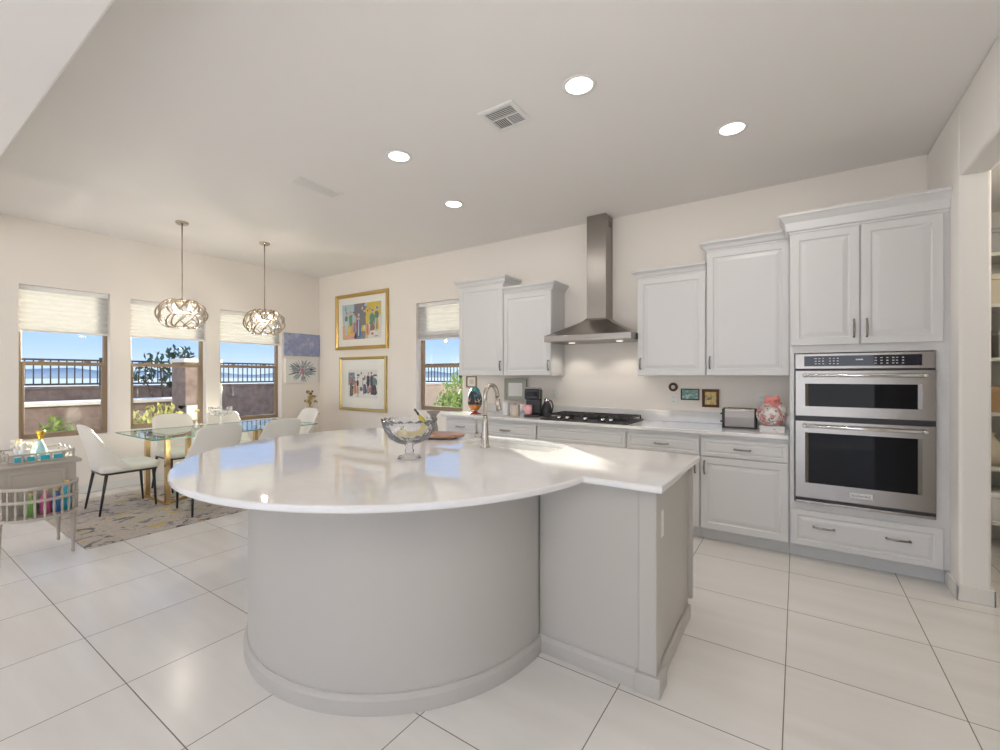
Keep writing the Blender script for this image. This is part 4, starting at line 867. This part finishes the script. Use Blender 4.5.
pal2 = [(0.05, 0.06, 0.07), (0.16, 0.26, 0.28), (0.38, 0.16, 0.18), (0.75, 0.72, 0.68), (0.30, 0.14, 0.30), (0.60, 0.33, 0.22), (0.10, 0.08, 0.08)]
framed('framed_print', 'lower gilt-framed pale print of dark dressed figures', 'picture', (-5.705, YW - 0.001, 1.232), 0, 1.115, 0.860, 0.045, M['goldframe2'], 0.16, M['paper'],
       figures(11, (0.76, 0.75, 0.71), pal2, [(-1, -.55, -.1, .8, 1)], 0.25), 0.03, 'gilt framed prints', True)
cv = thing('canvas_painting', 'wide blue abstract canvas above the flower canvas', 'painting', (XW + 0.0005, 4.275, 1.872), pi / 2 )
MB().box((-0.315, -0.03, -0.185), (0.315, 0, 0.185)).build('canvas', M['canvasblue'], cv, bevel=0.003)
cv2 = thing('canvas_painting', 'white canvas with a dark bursting pink flower', 'painting', (XW + 0.0005, 4.272, 1.440), pi / 2)
MB().box((-0.292, -0.03, -0.200), (0.292, 0, 0.200)).build('canvas', mat('white_canvas', (0.78, 0.77, 0.74), 0.7), cv2, bevel=0.003)
p = MB(); rnd = random.Random(21); pm = [mat('petal_%d' % i, c, 0.6) for i, c in enumerate([(0.08, 0.08, 0.09), (0.25, 0.30, 0.36), (0.16, 0.22, 0.18), (0.70, 0.22, 0.26), (0.42, 0.44, 0.46), (0.62, 0.12, 0.16)])]
for i in range(110):
    a = rnd.uniform(0, 2 * pi); r0 = rnd.uniform(0.01, 0.11); r1 = r0 + rnd.uniform(0.05, 0.13); w_ = rnd.uniform(0.005, 0.018); d = 0.0305 + i * 2e-6
    if r1 > 0.19: r1 = 0.19
    ca, sa = cos(a), sin(a); sx = 1.35; m_ = rnd.choice([0, 1, 2, 4, 4, 1])
    p.add([(sx * r0 * ca - w_ * sa, -d, r0 * sa + w_ * ca), (sx * r0 * ca + w_ * sa, -d, r0 * sa - w_ * ca), (sx * r1 * ca + w_ * .3 * sa, -d, r1 * sa - w_ * .3 * ca), (sx * r1 * ca - w_ * .3 * sa, -d, r1 * sa + w_ * .3 * ca)], [(0, 1, 2, 3)], m_)
for i in range(16):
    a = rnd.uniform(0, 2 * pi); r = rnd.uniform(0, 0.03); c = (r * cos(a), r * sin(a)); q = 0.014
    p.add([(c[0] + q * cos(k * pi / 3 + a), -0.0309 - i * 2e-6, c[1] + q * sin(k * pi / 3 + a)) for k in range(6)], [(0, 1, 2, 3, 4, 5)], rnd.choice([3, 3, 5]))
p.build('painted_flower', pm, cv2)

# ------------------------------------------------------------------ ceiling fixtures
def downlight(label, x, y, first=None):
    if first: return dup(first, (x, y, ZC), None, label)
    t = thing('recessed_light', label, 'ceiling light', (x, y, ZC), 0, 'recessed ceiling lights')
    MB().lathe([(0.074, -0.0005), (0.096, -0.001), (0.099, -0.004), (0.094, -0.008), (0.078, -0.007)], 36, cap0=False, cap1=False).build('trim_ring', M['white'], t)
    MB().lathe([(0.001, -0.004), (0.076, -0.004), (0.076, -0.0005)], 36).build('lens', M['emit'], t)
    return t
DL = [(-1.045, 2.375, 'recessed ceiling light nearest the square air vent'), (-0.366, 3.37, 'recessed ceiling light in front of the tall oven cabinet'), (-2.53, 2.377, 'recessed ceiling light over the round end of the island'), (-2.79, 3.34, 'recessed ceiling light nearest the kitchen window wall cabinets')]
first = None
for x, y, lb in DL:
    q = downlight(lb, x, y, first); first = first or q
    lamp('recessed_light_beam', 'AREA', (x, y, ZC - 0.012), 5.2, (1, 0.95, 0.89), (0, 0, 0), shape='DISK', size=0.15)
av = thing('square_air_vent', 'square white louvred ceiling air vent over the island', 'air vent', (-1.57, 2.40, ZC))
MB().rings([[(-a, -a, z), (a, -a, z), (a, a, z), (-a, a, z)] for a, z in ((0.130, 0), (0.130, -0.006), (0.122, -0.010), (0.100, -0.010), (0.098, -0.003))], cap0=False, cap1=False).build('vent_frame', M['white'], av)
MB().box((-0.100, -0.100, -0.003), (0.100, 0.100, -0.001)).build('vent_back', M['blackmetal'], av)
g = MB()
for i in range(5): y = -0.09 + i * 0.016; g.box((-0.098, y, -0.0065), (0.098, y + 0.005, -0.0045))
for i in range(7): x = -0.092 + i * 0.0145; g.box((x, -0.004, -0.0065), (x + 0.0045, 0.096, -0.0045))
for i in range(7): y = 0.0 + i * 0.0145; g.box((0.008, y, -0.0065), (0.098, y + 0.0055, -0.0045))
g.box((-0.1, -0.012, -0.0095), (0.1, -0.004, -0.0035)); g.box((0.002, -0.012, -0.0095), (0.010, 0.1, -0.0035)); g.build('louver_grille', M['white'], av)
rv = thing('slot_air_vent', 'long narrow white ceiling air vent nearer the dining area', 'air vent', (-3.56, 2.37, ZC))
MB().rings([[(-a, -b, z), (a, -b, z), (a, b, z), (-a, b, z)] for a, b, z in ((0.082, 0.220, 0), (0.082, 0.220, -0.005), (0.076, 0.214, -0.008), (0.060, 0.198, -0.008), (0.058, 0.196, -0.002))], cap0=False, cap1=False).build('vent_frame', M['white'], rv)
MB().box((-0.060, -0.198, -0.002), (0.060, 0.198, -0.0005)).build('vent_back', M['grey'], rv)
g = MB()
for i in range(26):
    y = -0.195 + i * 0.0151; g.box((-0.058, y, -0.007), (0.058, y + 0.0105, -0.0025))
g.build('louver_grille', M['white'], rv)

pd = thing('pendant_lamp', 'champagne basket pendant lamp nearer the drinks cart', 'pendant lamp', (-5.60, 2.08, ZC), 0, 'basket pendant lamps')
MB().lathe([(0.001, -0.024), (0.050, -0.024), (0.060, -0.016), (0.062, -0.0005)], 28).build('canopy', M['pendant'], pd)
MB().rod((0, 0, -0.02), (0, 0, -0.87), 0.0065).build('rod', M['pendant'], pd)
A, B, ZS = 0.235, 0.165, -1.01
def ell(lat, lon, k=1.0): return (A * k * cos(lat) * cos(lon), A * k * cos(lat) * sin(lon), ZS + B * k * 1.08 * sin(lat))
for fam in range(2):
    sw = MB()
    nf = 10 if fam == 0 else 7
    for i in range(nf):
        l0 = 2 * pi * i / nf + fam * 0.35; P = []
        for s_ in range(15):
            s = s_ / 14; lat = radians(-58 + 122 * s); P.append(ell(lat, l0 + (1.75 if fam == 0 else 1.2) * (s - 0.5), 1.0 if fam == 0 else 0.90))
        sw.sweep(P, [(-0.008, -0.0022), (0.008, -0.0022), (0.008, 0.0022), (-0.008, 0.0022)], up=(0, 0, 1))
    sw.build('swirl_basket' if fam == 0 else 'inner_basket', M['pendant'], pd)
hub = MB(); hub.lathe([(0.012, -0.90), (0.020, -0.89), (0.020, -0.86), (0.007, -0.85)], 16); hub.rod((0, 0, -0.88), (0, 0, -0.99), 0.006)
for k in range(4): a = k * pi / 2 + .4; hub.rod((0, 0, -0.98), (0.10 * cos(a), 0.10 * sin(a), -1.00), 0.005); hub.lathe([(0.012, -1.005), (0.014, -0.975), (0.010, -0.97)], 12, (0.10 * cos(a), 0.10 * sin(a), 0))
for z in (-0.865, -1.155): MB().tube([(0.115 * cos(2 * pi * j / 24), 0.115 * sin(2 * pi * j / 24), z) for j in range(24)], 0.005, 6, cyclic=True).build('basket_rim', M['pendant'], pd)
for k in range(3): a = k * 2.094; hub.rod((0, 0, -0.872), (0.115 * cos(a), 0.115 * sin(a), -0.865), 0.004)
hub.build('lamp_holder', M['pendant'], pd)
for k in range(4):
    a = k * pi / 2 + .4; MB().lathe([(0.008, -0.972), (0.016, -0.955), (0.015, -0.935), (0.001, -0.905)], 12, (0.10 * cos(a), 0.10 * sin(a), 0)).build('bulb', M['bulb'], pd)
cr = MB(); rnd = random.Random(5)
for k in range(16):
    lat, lon = rnd.uniform(-0.8, 0.9), rnd.uniform(0, 6.28); c = ell(lat, lon, rnd.uniform(0.55, 0.82)); cr.ball(c, rnd.uniform(0.012, 0.02), 4)
cr.build('crystal_drops', M['crystal'], pd)
dup(pd, (-5.61, 2.99, ZC), 1.3, 'champagne basket pendant lamp nearer the two canvases')
for y in (2.08, 2.99): lamp('pendant_glow', 'POINT', (-5.6, y, ZC + ZS - 0.02), 12, (1, 0.90, 0.78), shadow_soft_size=0.03)

# ------------------------------------------------------------------ dining area
rg = MB().box((-0.935, -1.42, 0), (0.935, 1.42, 0.010)).build('area_rug', M['rug'], bevel=0.003, loc=(-5.565, 2.487, 0.0)); tag(rg, 'grey and ochre abstract area rug under the dining table', 'rug')
ZR = 0.0101; ZC2 = ZR + 0.0035
dt = thing('dining_table', 'long glass-topped dining table on gold legs', 'table', (-5.6, 2.53, ZR))
MB().prism([p for p in rrect(-0.55, 0.50, -0.88, 0.88, 0.02, 3)], 0.730, 0.742).build('glass_top', [M['tableglass']], dt)
gt = dt.children[0] if dt.children else None
eg_ = MB(); R = []
ol = rrect(-0.5505, 0.5005, -0.8805, 0.8805, 0.02, 3); il = rrect(-0.5485, 0.4985, -0.8785, 0.8785, 0.02, 3)
eg_.rings([[(x, y, 0.731) for x, y in il], [(x, y, 0.731) for x, y in ol], [(x, y, 0.7412) for x, y in ol], [(x, y, 0.7412) for x, y in il]], cap0=False, cap1=False)
eg_.build('glass_edge', M['greenedge'], dt)
for s in (-1, 1):
    pts = [(-0.42, s * 0.63), (0.11, s * 0.625), (-0.05, s * 0.37)]
    for x, y in pts:
        lg = MB().box((x - 0.022, y - 0.022, 0.0), (x + 0.022, y + 0.022, 0.7295)).build('leg', M['gold'], dt, bevel=0.002)
    bb = MB()
    for (x0, y0), (x1, y1) in ((pts[0], pts[1]), (pts[1], pts[2])):
        d = Vector((x1 - x0, y1 - y0)).normalized(); n = Vector((-d.y, d.x)) * 0.02; a = Vector((x0, y0)) + d * 0.0225; b = Vector((x1, y1)) - d * 0.0225
        bb.prism([tuple(a + n), tuple(a - n), tuple(b - n), tuple(b + n)], 0.0, 0.035)
        bb.prism([tuple(a + n), tuple(a - n), tuple(b - n), tuple(b + n)], 0.695, 0.7295)
    bb.build('base_bar', M['gold'], dt)

def make_chair(label, loc, rz):
    t = thing('dining_chair', label, 'chair', loc, rz, 'white dining chairs round the glass table')
    st = MB(); R = []
    for z, k in ((0.400, 0.97), (0.412, 1.0), (0.445, 1.0), (0.462, 0.96), (0.470, 0.86)):
        R.append([(x * k, y * k + 0.03, z) for x, y in rrect(-0.225, 0.225, -0.235, 0.245, 0.07, 5)])
    st.rings(R, 0, True).build('seat', M['leather'], t)
    bk = MB(); NS, NH = 18, 12; front = []; back = []
    for j in range(NH + 1):
        h = j / NH; r1, r2 = [], []
        for i in range(NS + 1):
            s = -1 + 2 * i / NS; w = 0.245 - 0.045 * h; wing = (0.24 * (1 - h) ** 1.6 + 0.018) * abs(s) ** 3
            z = 0.405 + 0.475 * h * (1 - 0.045 * abs(s) ** 12); ww = w * (1 - 0.07 * h ** 10 * abs(s) ** 3)
            y = -0.205 - 0.105 * h ** 1.2 + wing
            th = 0.020 * (1 - 0.55 * max(0, h - 0.8) / 0.2)
            r1.append((s * ww, y + th, z)); r2.append((s * (ww + 0.012), y - th, z))
        front.append(r1); back.append(r2)
    bk.rings([f + list(reversed(b)) for f, b in zip(front, back)], 0, True); bk.build('backrest', M['leather'], t, subd=1)
    fr = MB(); fr.rings([[(x, y + 0.03, z) for x, y in rrect(-a, a, -a * 1.05, a * 1.05, 0.06, 4)] for a, z in ((0.205, 0.380), (0.215, 0.380), (0.215, 0.3995), (0.205, 0.3995))], cap0=False, cap1=False)
    fr.box((-0.2, -0.01, 0.382), (0.2, 0.03, 0.3985)); fr.build('seat_frame', M['blackmetal'], t)
    for sx in (-1, 1):
        MB().rod((sx * 0.195, -0.165, 0.395), (sx * 0.225, -0.225, 0.0), 0.015, 0.009, 10).build('leg', M['blackmetal'], t)
        MB().rod((sx * 0.185, 0.215, 0.395), (sx * 0.18, 0.240, 0.0), 0.015, 0.009, 10).build('leg', M['blackmetal'], t)
    return t
ch = make_chair('ivory dining chair at the table end next to the drinks cart', (-5.77, 1.60, ZC2), 0)
dup(ch, (-6.20, 2.30, ZC2), -pi / 2, 'ivory dining chair on the window side below the middle dining window')
dup(ch, (-6.20, 2.88, ZC2), -pi / 2, 'ivory dining chair on the window side behind the crystal candelabra')
dup(ch, (-5.02, 2.09, ZC2), pi / 2, 'ivory dining chair with its back to the island nearer the drinks cart')
dup(ch, (-5.02, 2.74, ZC2), pi / 2, 'ivory dining chair with its back to the island farther from the drinks cart')
dup(ch, (-5.93, 3.55, ZC2), pi, 'ivory dining chair at the table end by the picture corner')

ZD = ZR + 0.7425
cd = thing('candelabra', 'crystal candelabra with one tall white taper on the glass table', 'candelabra', (-5.66, 2.50, ZD))
MB().lathe([(0.001, 0), (0.06, 0), (0.062, 0.01), (0.03, 0.02), (0.014, 0.035), (0.020, 0.06), (0.012, 0.085), (0.018, 0.12), (0.010, 0.15), (0.016, 0.19), (0.022, 0.21), (0.016, 0.23), (0.001, 0.23)], 20).build('stem', M['crystal'], cd)
for k in range(5):
    a = k * 2 * pi / 5 + .3; g = MB(); c, s = cos(a), sin(a)
    g.tube([(0.012 * c, 0.012 * s, 0.17), (0.05 * c, 0.05 * s, 0.145), (0.095 * c, 0.095 * s, 0.165), (0.105 * c, 0.105 * s, 0.20)], 0.006, 8)
    g.lathe([(0.008, 0.198), (0.026, 0.212), (0.024, 0.240), (0.015, 0.236), (0.001, 0.22)], 14, (0.105 * c, 0.105 * s, 0))
    g.ball((0.105 * c, 0.105 * s, 0.165), 0.013, 5); g.build('candle_arm', M['crystal'], cd)
MB().rod((0, 0, 0.231), (0, 0, 0.52), 0.011, 0.010, 12).build('taper_candle', M['wax'], cd)
bv = thing('bud_vase', 'small glass bud vase with one pale yellow bloom on the dining table', 'vase', (-5.72, 2.27, ZD))
MB().lathe([(0.001, 0), (0.024, 0), (0.030, 0.02), (0.026, 0.055), (0.012, 0.08), (0.014, 0.10), (0.010, 0.10), (0.008, 0.08), (0.020, 0.05), (0.001, 0.01)], 20).build('glass_vase', M['crystal'], bv)
MB().rod((0, 0, 0.02), (0.004, 0.004, 0.20), 0.003, 0.002, 6).build('stalk', M['leafyellow'], bv)
g = MB()
for k in range(7): a = k * 0.9; g.ball((0.004 + 0.012 * cos(a), 0.004 + 0.012 * sin(a), 0.205 + 0.004 * (k % 3)), 0.011, 5)
g.build('bloom', M['yellow'], bv)

# corner stand with dried arrangement
sd = thing('plant_stand', 'small round metal stand in the corner below the canvases', 'stand', (-6.52, 4.20, 0))
MB().lathe([(0.001, 0.735), (0.15, 0.735), (0.155, 0.742), (0.15, 0.750), (0.001, 0.750)], 28).build('stand_top', M['gold'], sd)
MB().rod((0, 0, 0.03), (0, 0, 0.735), 0.014).build('column', M['gold'], sd)
for k in range(3):
    a = k * 2.094 + .5; MB().tube([(0, 0, 0.10), (0.08 * cos(a), 0.08 * sin(a), 0.06), (0.15 * cos(a), 0.15 * sin(a), 0.012)], 0.010, 8).build('leg', M['gold'], sd)
da = thing('dried_arrangement', 'gold vase of dried flowers on the corner stand below the canvases', 'flower arrangement', (-6.52, 4.20, 0.7502))
MB().lathe([(0.001, 0), (0.05, 0), (0.085, 0.03), (0.075, 0.075), (0.045, 0.10), (0.05, 0.115), (0.04, 0.115), (0.001, 0.05)], 24).build('gold_vase', M['goldframe2'], da)
g = MB(); h = MB(); rnd = random.Random(8)
for k in range(16):
    a = rnd.uniform(0, 6.28); r = rnd.uniform(0.02, 0.10); z = rnd.uniform(0.16, 0.36); tip = (r * cos(a), r * sin(a), z); g.tube([(0, 0, 0.06), (tip[0] * .4, tip[1] * .4, z * .6), tip], 0.003, 5)
    if k % 2: h.ball(tip, rnd.uniform(0.012, 0.026), 5)
    else: leaves(g, tip, (0.03, 0.03, 0.03), 6, 0.03, rnd)
g.build('stalks', M['dried'], da); h.build('flower_heads', M['driedbrown'], da)

# ------------------------------------------------------------------ drinks cart
ct = thing('drinks_cart', 'greige wooden serving cart with a curved spindle rack', 'cart', (-4.90, 0.81, 0))   # face to +x
cb = MB(); cb.box((-0.225, -0.21, 0.34), (0.225, 0.21, 0.695)); cb.build('cart_body', M['cart'], ct, bevel=0.003)
pb = MB().panel(-0.155, 0.155, 0.40, 0.665, -0.010, 0.0095, [(0, 0.002), (0.002, 0), (0.018, 0), (0.022, 0.005), (0.026, 0.005)]).build('face_panel', M['cart'], ct); pb.rotation_euler.z = pi / 2; pb.location = (0.225, 0, 0)
MB().box((-0.25, -0.24, 0.6955), (0.245, 0.24, 0.722)).build('cart_top', M['cart'], ct, bevel=0.006)
for x in (-0.21, 0.21):
    for y in (-0.195, 0.195):
        MB().lathe([(0.008, 0), (0.011, 0.004), (0.012, 0.02), (0.009, 0.03), (0.014, 0.16), (0.018, 0.27), (0.021, 0.28), (0.016, 0.29), (0.021, 0.30), (0.021, 0.3395)], 14, (x, y, 0)).build('leg', M['cart'], ct)
rk = MB(); N = 13
def bow(a, k): return (0.226 + 0.20 * k * cos(a), 0.21 * sin(a))
for z, hgt, k in ((0.345, 0.022, 1.0), (0.475, 0.020, 1.0), (0.565, 0.022, 1.0)):
    P = [(*bow(radians(-88 + 176 * i / 24), k), z) for i in range(25)]
    q = MB().sweep(P, [(-0.009, -hgt / 2), (0.009, -hgt / 2), (0.009, hgt / 2), (-0.009, hgt / 2)]).build('rack_rail', M['cart'], ct, bevel=0.002)
MB().prism([(0.2265, -0.205)] + [bow(radians(-85 + 170 * i / 20), 0.97) for i in range(21)] + [(0.2265, 0.205)], 0.335, 0.350).build('rack_floor', M['cart'], ct)
for i in range(N):
    a = radians(-80 + 160 * i / (N - 1)); x, y = bow(a, 1.0)
    MB().lathe([(0.0065, 0.352), (0.0085, 0.37), (0.006, 0.38), (0.0095, 0.42), (0.0065, 0.455), (0.0065, 0.485), (0.0085, 0.51), (0.006, 0.53), (0.0075, 0.557)], 10, (x, y, 0)).build('spindle', M['cart'], ct)
def bottle(name, label, loc, h, r, m, capm, cat='bottle', grp=None):
    t = thing(name, label, cat, loc, 0, grp)
    MB().lathe([(0.001, 0), (r, 0), (r, h * .58), (r * .75, h * .68), (r * .36, h * .78), (r * .34, h * .94), (0.001, h * .94)], 20).build('bottle_body', m, t)
    MB().lathe([(r * .42, h * .90), (r * .42, h), (0.001, h)], 16).build('bottle_cap', capm, t); return t
for (dx, dy, h, m, lb) in ((0.285, 0.06, 0.17, 'book1', 'blue'), (0.30, 0.0, 0.19, 'book2', 'pink'), (0.285, -0.07, 0.16, 'book3', 'green'), (0.27, 0.12, 0.22, 'teal', 'turquoise')):
    bottle('bottle', lb + ' bottle stored in the spindle rack of the cart', (-4.90 + dx, 0.835 + dy, 0.3502), h, 0.030, M[m], M['book4'], 'bottle', 'bottles in the cart rack')
# gallery tray on the cart
ZT2 = 0.7222
ty = thing('gallery_tray', 'greige gallery tray with turquoise tiles on top of the cart', 'tray', (-4.90, 0.835, ZT2))
MB().box((-0.21, -0.175, 0), (0.20, 0.175, 0.012)).build('tray_floor', M['cart'], ty, bevel=0.002)
g = MB()
for (a, b) in (((-0.21, -0.175), (0.20, -0.175)), ((-0.21, 0.175), (0.20, 0.175)), ((0.20, -0.175), (0.20, 0.175)), ((-0.21, -0.175), (-0.21, 0.175))):
    g.box((min(a[0], b[0]) - 0.006, min(a[1], b[1]) - 0.006, 0.056), (max(a[0], b[0]) + 0.006, max(a[1], b[1]) + 0.006, 0.068))
g.build('gallery_rail', M['cart'], ty, bevel=0.002)
for x in (-0.21, -0.07, 0.07, 0.20):
    for y in (-0.175, 0.175): MB().lathe([(0.008, 0.0122), (0.006, 0.03), (0.009, 0.056), (0.009, 0.07), (0.004, 0.082), (0.001, 0.086)], 10, (x, y, 0)).build('gallery_post', M['cart'], ty)
for y in (-0.10, -0.03, 0.05, 0.12): MB().lathe([(0.008, 0.0122), (0.006, 0.03), (0.009, 0.056)], 10, (0.20, y, 0)).build('gallery_spindle', M['cart'], ty)
g = MB()
for i, y in enumerate((-0.14, -0.075, -0.005, 0.065)): g.box((0.190, y, 0.0125), (0.196, y + 0.052, 0.045))
g.build('turquoise_tiles', [M['teal']], ty)
pf = thing('perfume_decanter', 'flared glass decanter with a tall gold stopper on the cart tray', 'decanter', (-4.83, 0.85, ZT2 + 0.0122))
MB().lathe([(0.001, 0), (0.050, 0), (0.052, 0.008), (0.032, 0.080), (0.013, 0.130), (0.010, 0.140), (0.001, 0.140)], 6, a0=0.3).build('glass_body', M['paleteal'], pf)
MB().lathe([(0.008, 0.1405), (0.013, 0.145), (0.030, 0.205), (0.025, 0.212), (0.001, 0.214)], 8).build('gold_stopper', M['goldcap'], pf)
for k, (dx, dy, hh, lb) in enumerate(((0.10, -0.075, 0.135, 'cream flower posy in a white cup at the front of the cart tray'), (0.02, -0.09, 0.15, 'cream flower posy in a white cup behind the front posy on the tray'), (-0.06, 0.0, 0.12, 'cream flower posy in a white cup behind the gold-stoppered decanter'))):
    t = thing('flower_posy', lb, 'flowers', (-4.90 + dx, 0.835 + dy, ZT2 + 0.0122), 0, 'flower posies on the tray'); rnd = random.Random(30 + k)
    MB().lathe([(0.001, 0), (0.022, 0), (0.034, hh - 0.055), (0.030, hh - 0.055), (0.001, 0.01)], 18).build('cup', M['porcelain'], t)
    g = MB()
    for q in range(14): a = rnd.uniform(0, 6.28); r = rnd.uniform(0.0, 0.040); g.ball((r * cos(a), r * sin(a), hh - 0.05 + rnd.uniform(0, 0.035)), rnd.uniform(0.010, 0.017), 5)
    g.build('blossoms', M['petal'], t)
    g = MB()
    for q in range(6): a = rnd.uniform(0, 6.28); r = rnd.uniform(0.0, 0.03); g.ball((r * cos(a), r * sin(a), hh - 0.012 + rnd.uniform(0, 0.012)), 0.005, 4)
    g.build('stamens', M['yellow'], t)
dsh = thing('glass_dish', 'shallow white dish on the cart tray beside the decanter', 'dish', (-4.775, 0.942, ZT2 + 0.0122))
MB().lathe([(0.001, 0), (0.03, 0), (0.035, 0.01), (0.062, 0.055), (0.058, 0.055), (0.03, 0.014), (0.001, 0.010)], 28).build('dish_bowl', M['porcelain'], dsh)

# ------------------------------------------------------------------ pantry shelves
ps = thing('pantry_shelving', 'white pantry shelves seen through the opening beside the oven cabinet', 'shelves', (1.90, 5.395, 0))
for x in (-0.93, 0.0, 0.93): MB().box((x - 0.011, -0.39, 0), (x + 0.011, 0, 2.62)).build('side_panel', M['pantry'], ps)
SH = [0.20, 0.62, 1.05, 1.48, 1.90, 2.30]
for z in SH:
    for a, b in ((-0.918, -0.0115), (0.0115, 0.918)): MB().box((a, -0.39, z), (b, 0, z + 0.028)).build('shelf', M['pantry'], ps, bevel=0.002)
rnd = random.Random(77)
items = [(0, 'storage_box', 'pale lidded storage box on the lowest pantry shelf', 'white', .26, .22), (0, 'food_carton', 'green food carton on the lowest pantry shelf', 'tin', .12, .28), (1, 'paper_bag', 'crumpled pale paper bag on the second pantry shelf', 'sack', .20, .26), (1, 'storage_bin', 'brown bin on the second pantry shelf', 'card', .20, .2),
         (2, 'food_carton', 'brown food carton at the third pantry shelf', 'card', .16, .2), (2, 'tea_tin', 'navy tin on the third pantry shelf', 'navy', .14, .26), (3, 'glass_jar', 'dark brown jar on the fourth pantry shelf', 'jarbrown', .12, .2), (3, 'storage_bin', 'grey bin on the fourth pantry shelf', 'grey', .2, .22),
         (4, 'basket', 'tan basket on the fifth pantry shelf', 'sack', .24, .24), (4, 'glass_jar', 'small dark jar on the fifth pantry shelf', 'jarbrown', .1, .14), (5, 'storage_box', 'grey storage box on the top pantry shelf', 'grey', .28, .2)]
cnt = {}
for (s, nm, lb, m, w, h) in items:
    k = cnt.get(s, 0.0); cnt[s] = k + w + 0.03; z = SH[s] + 0.0285; x = 1.90 - 0.90 + 0.16 + k + w / 2
    t = thing(nm, lb, nm.replace('_', ' '), (x, 5.395 - 0.22, z))
    if nm in ('glass_jar', 'tea_tin'):
        MB().lathe([(0.001, 0), (w / 2, 0), (w / 2, h * .75), (w * .36, h * .84)], 20).build('jar_body', M[m], t); MB().lathe([(w * .4, h * .842), (w * .4, h), (0.001, h)], 20).build('jar_lid', M['grey'], t)
    elif nm == 'paper_bag':
        MB().rings([[(x_ * kx, y_ * kx * .7, z_) for x_, y_ in rrect(-w / 2, w / 2, -w / 2, w / 2, 0.03, 3)] for z_, kx in ((0, .95), (h * .3, 1), (h * .7, .85), (h * .9, .5), (h, .62))], 0, True).build('bag_body', M[m], t)
    else:
        MB().box((-w / 2, -0.13, 0), (w / 2, 0.13, h * .8)).build('box_body', M[m], t, bevel=0.006); MB().box((-w / 2 - .004, -0.134, h * .8 + .0003), (w / 2 + .004, 0.134, h)).build('box_lid', M[m], t, bevel=0.006)
print('objects', len(bpy.data.objects))
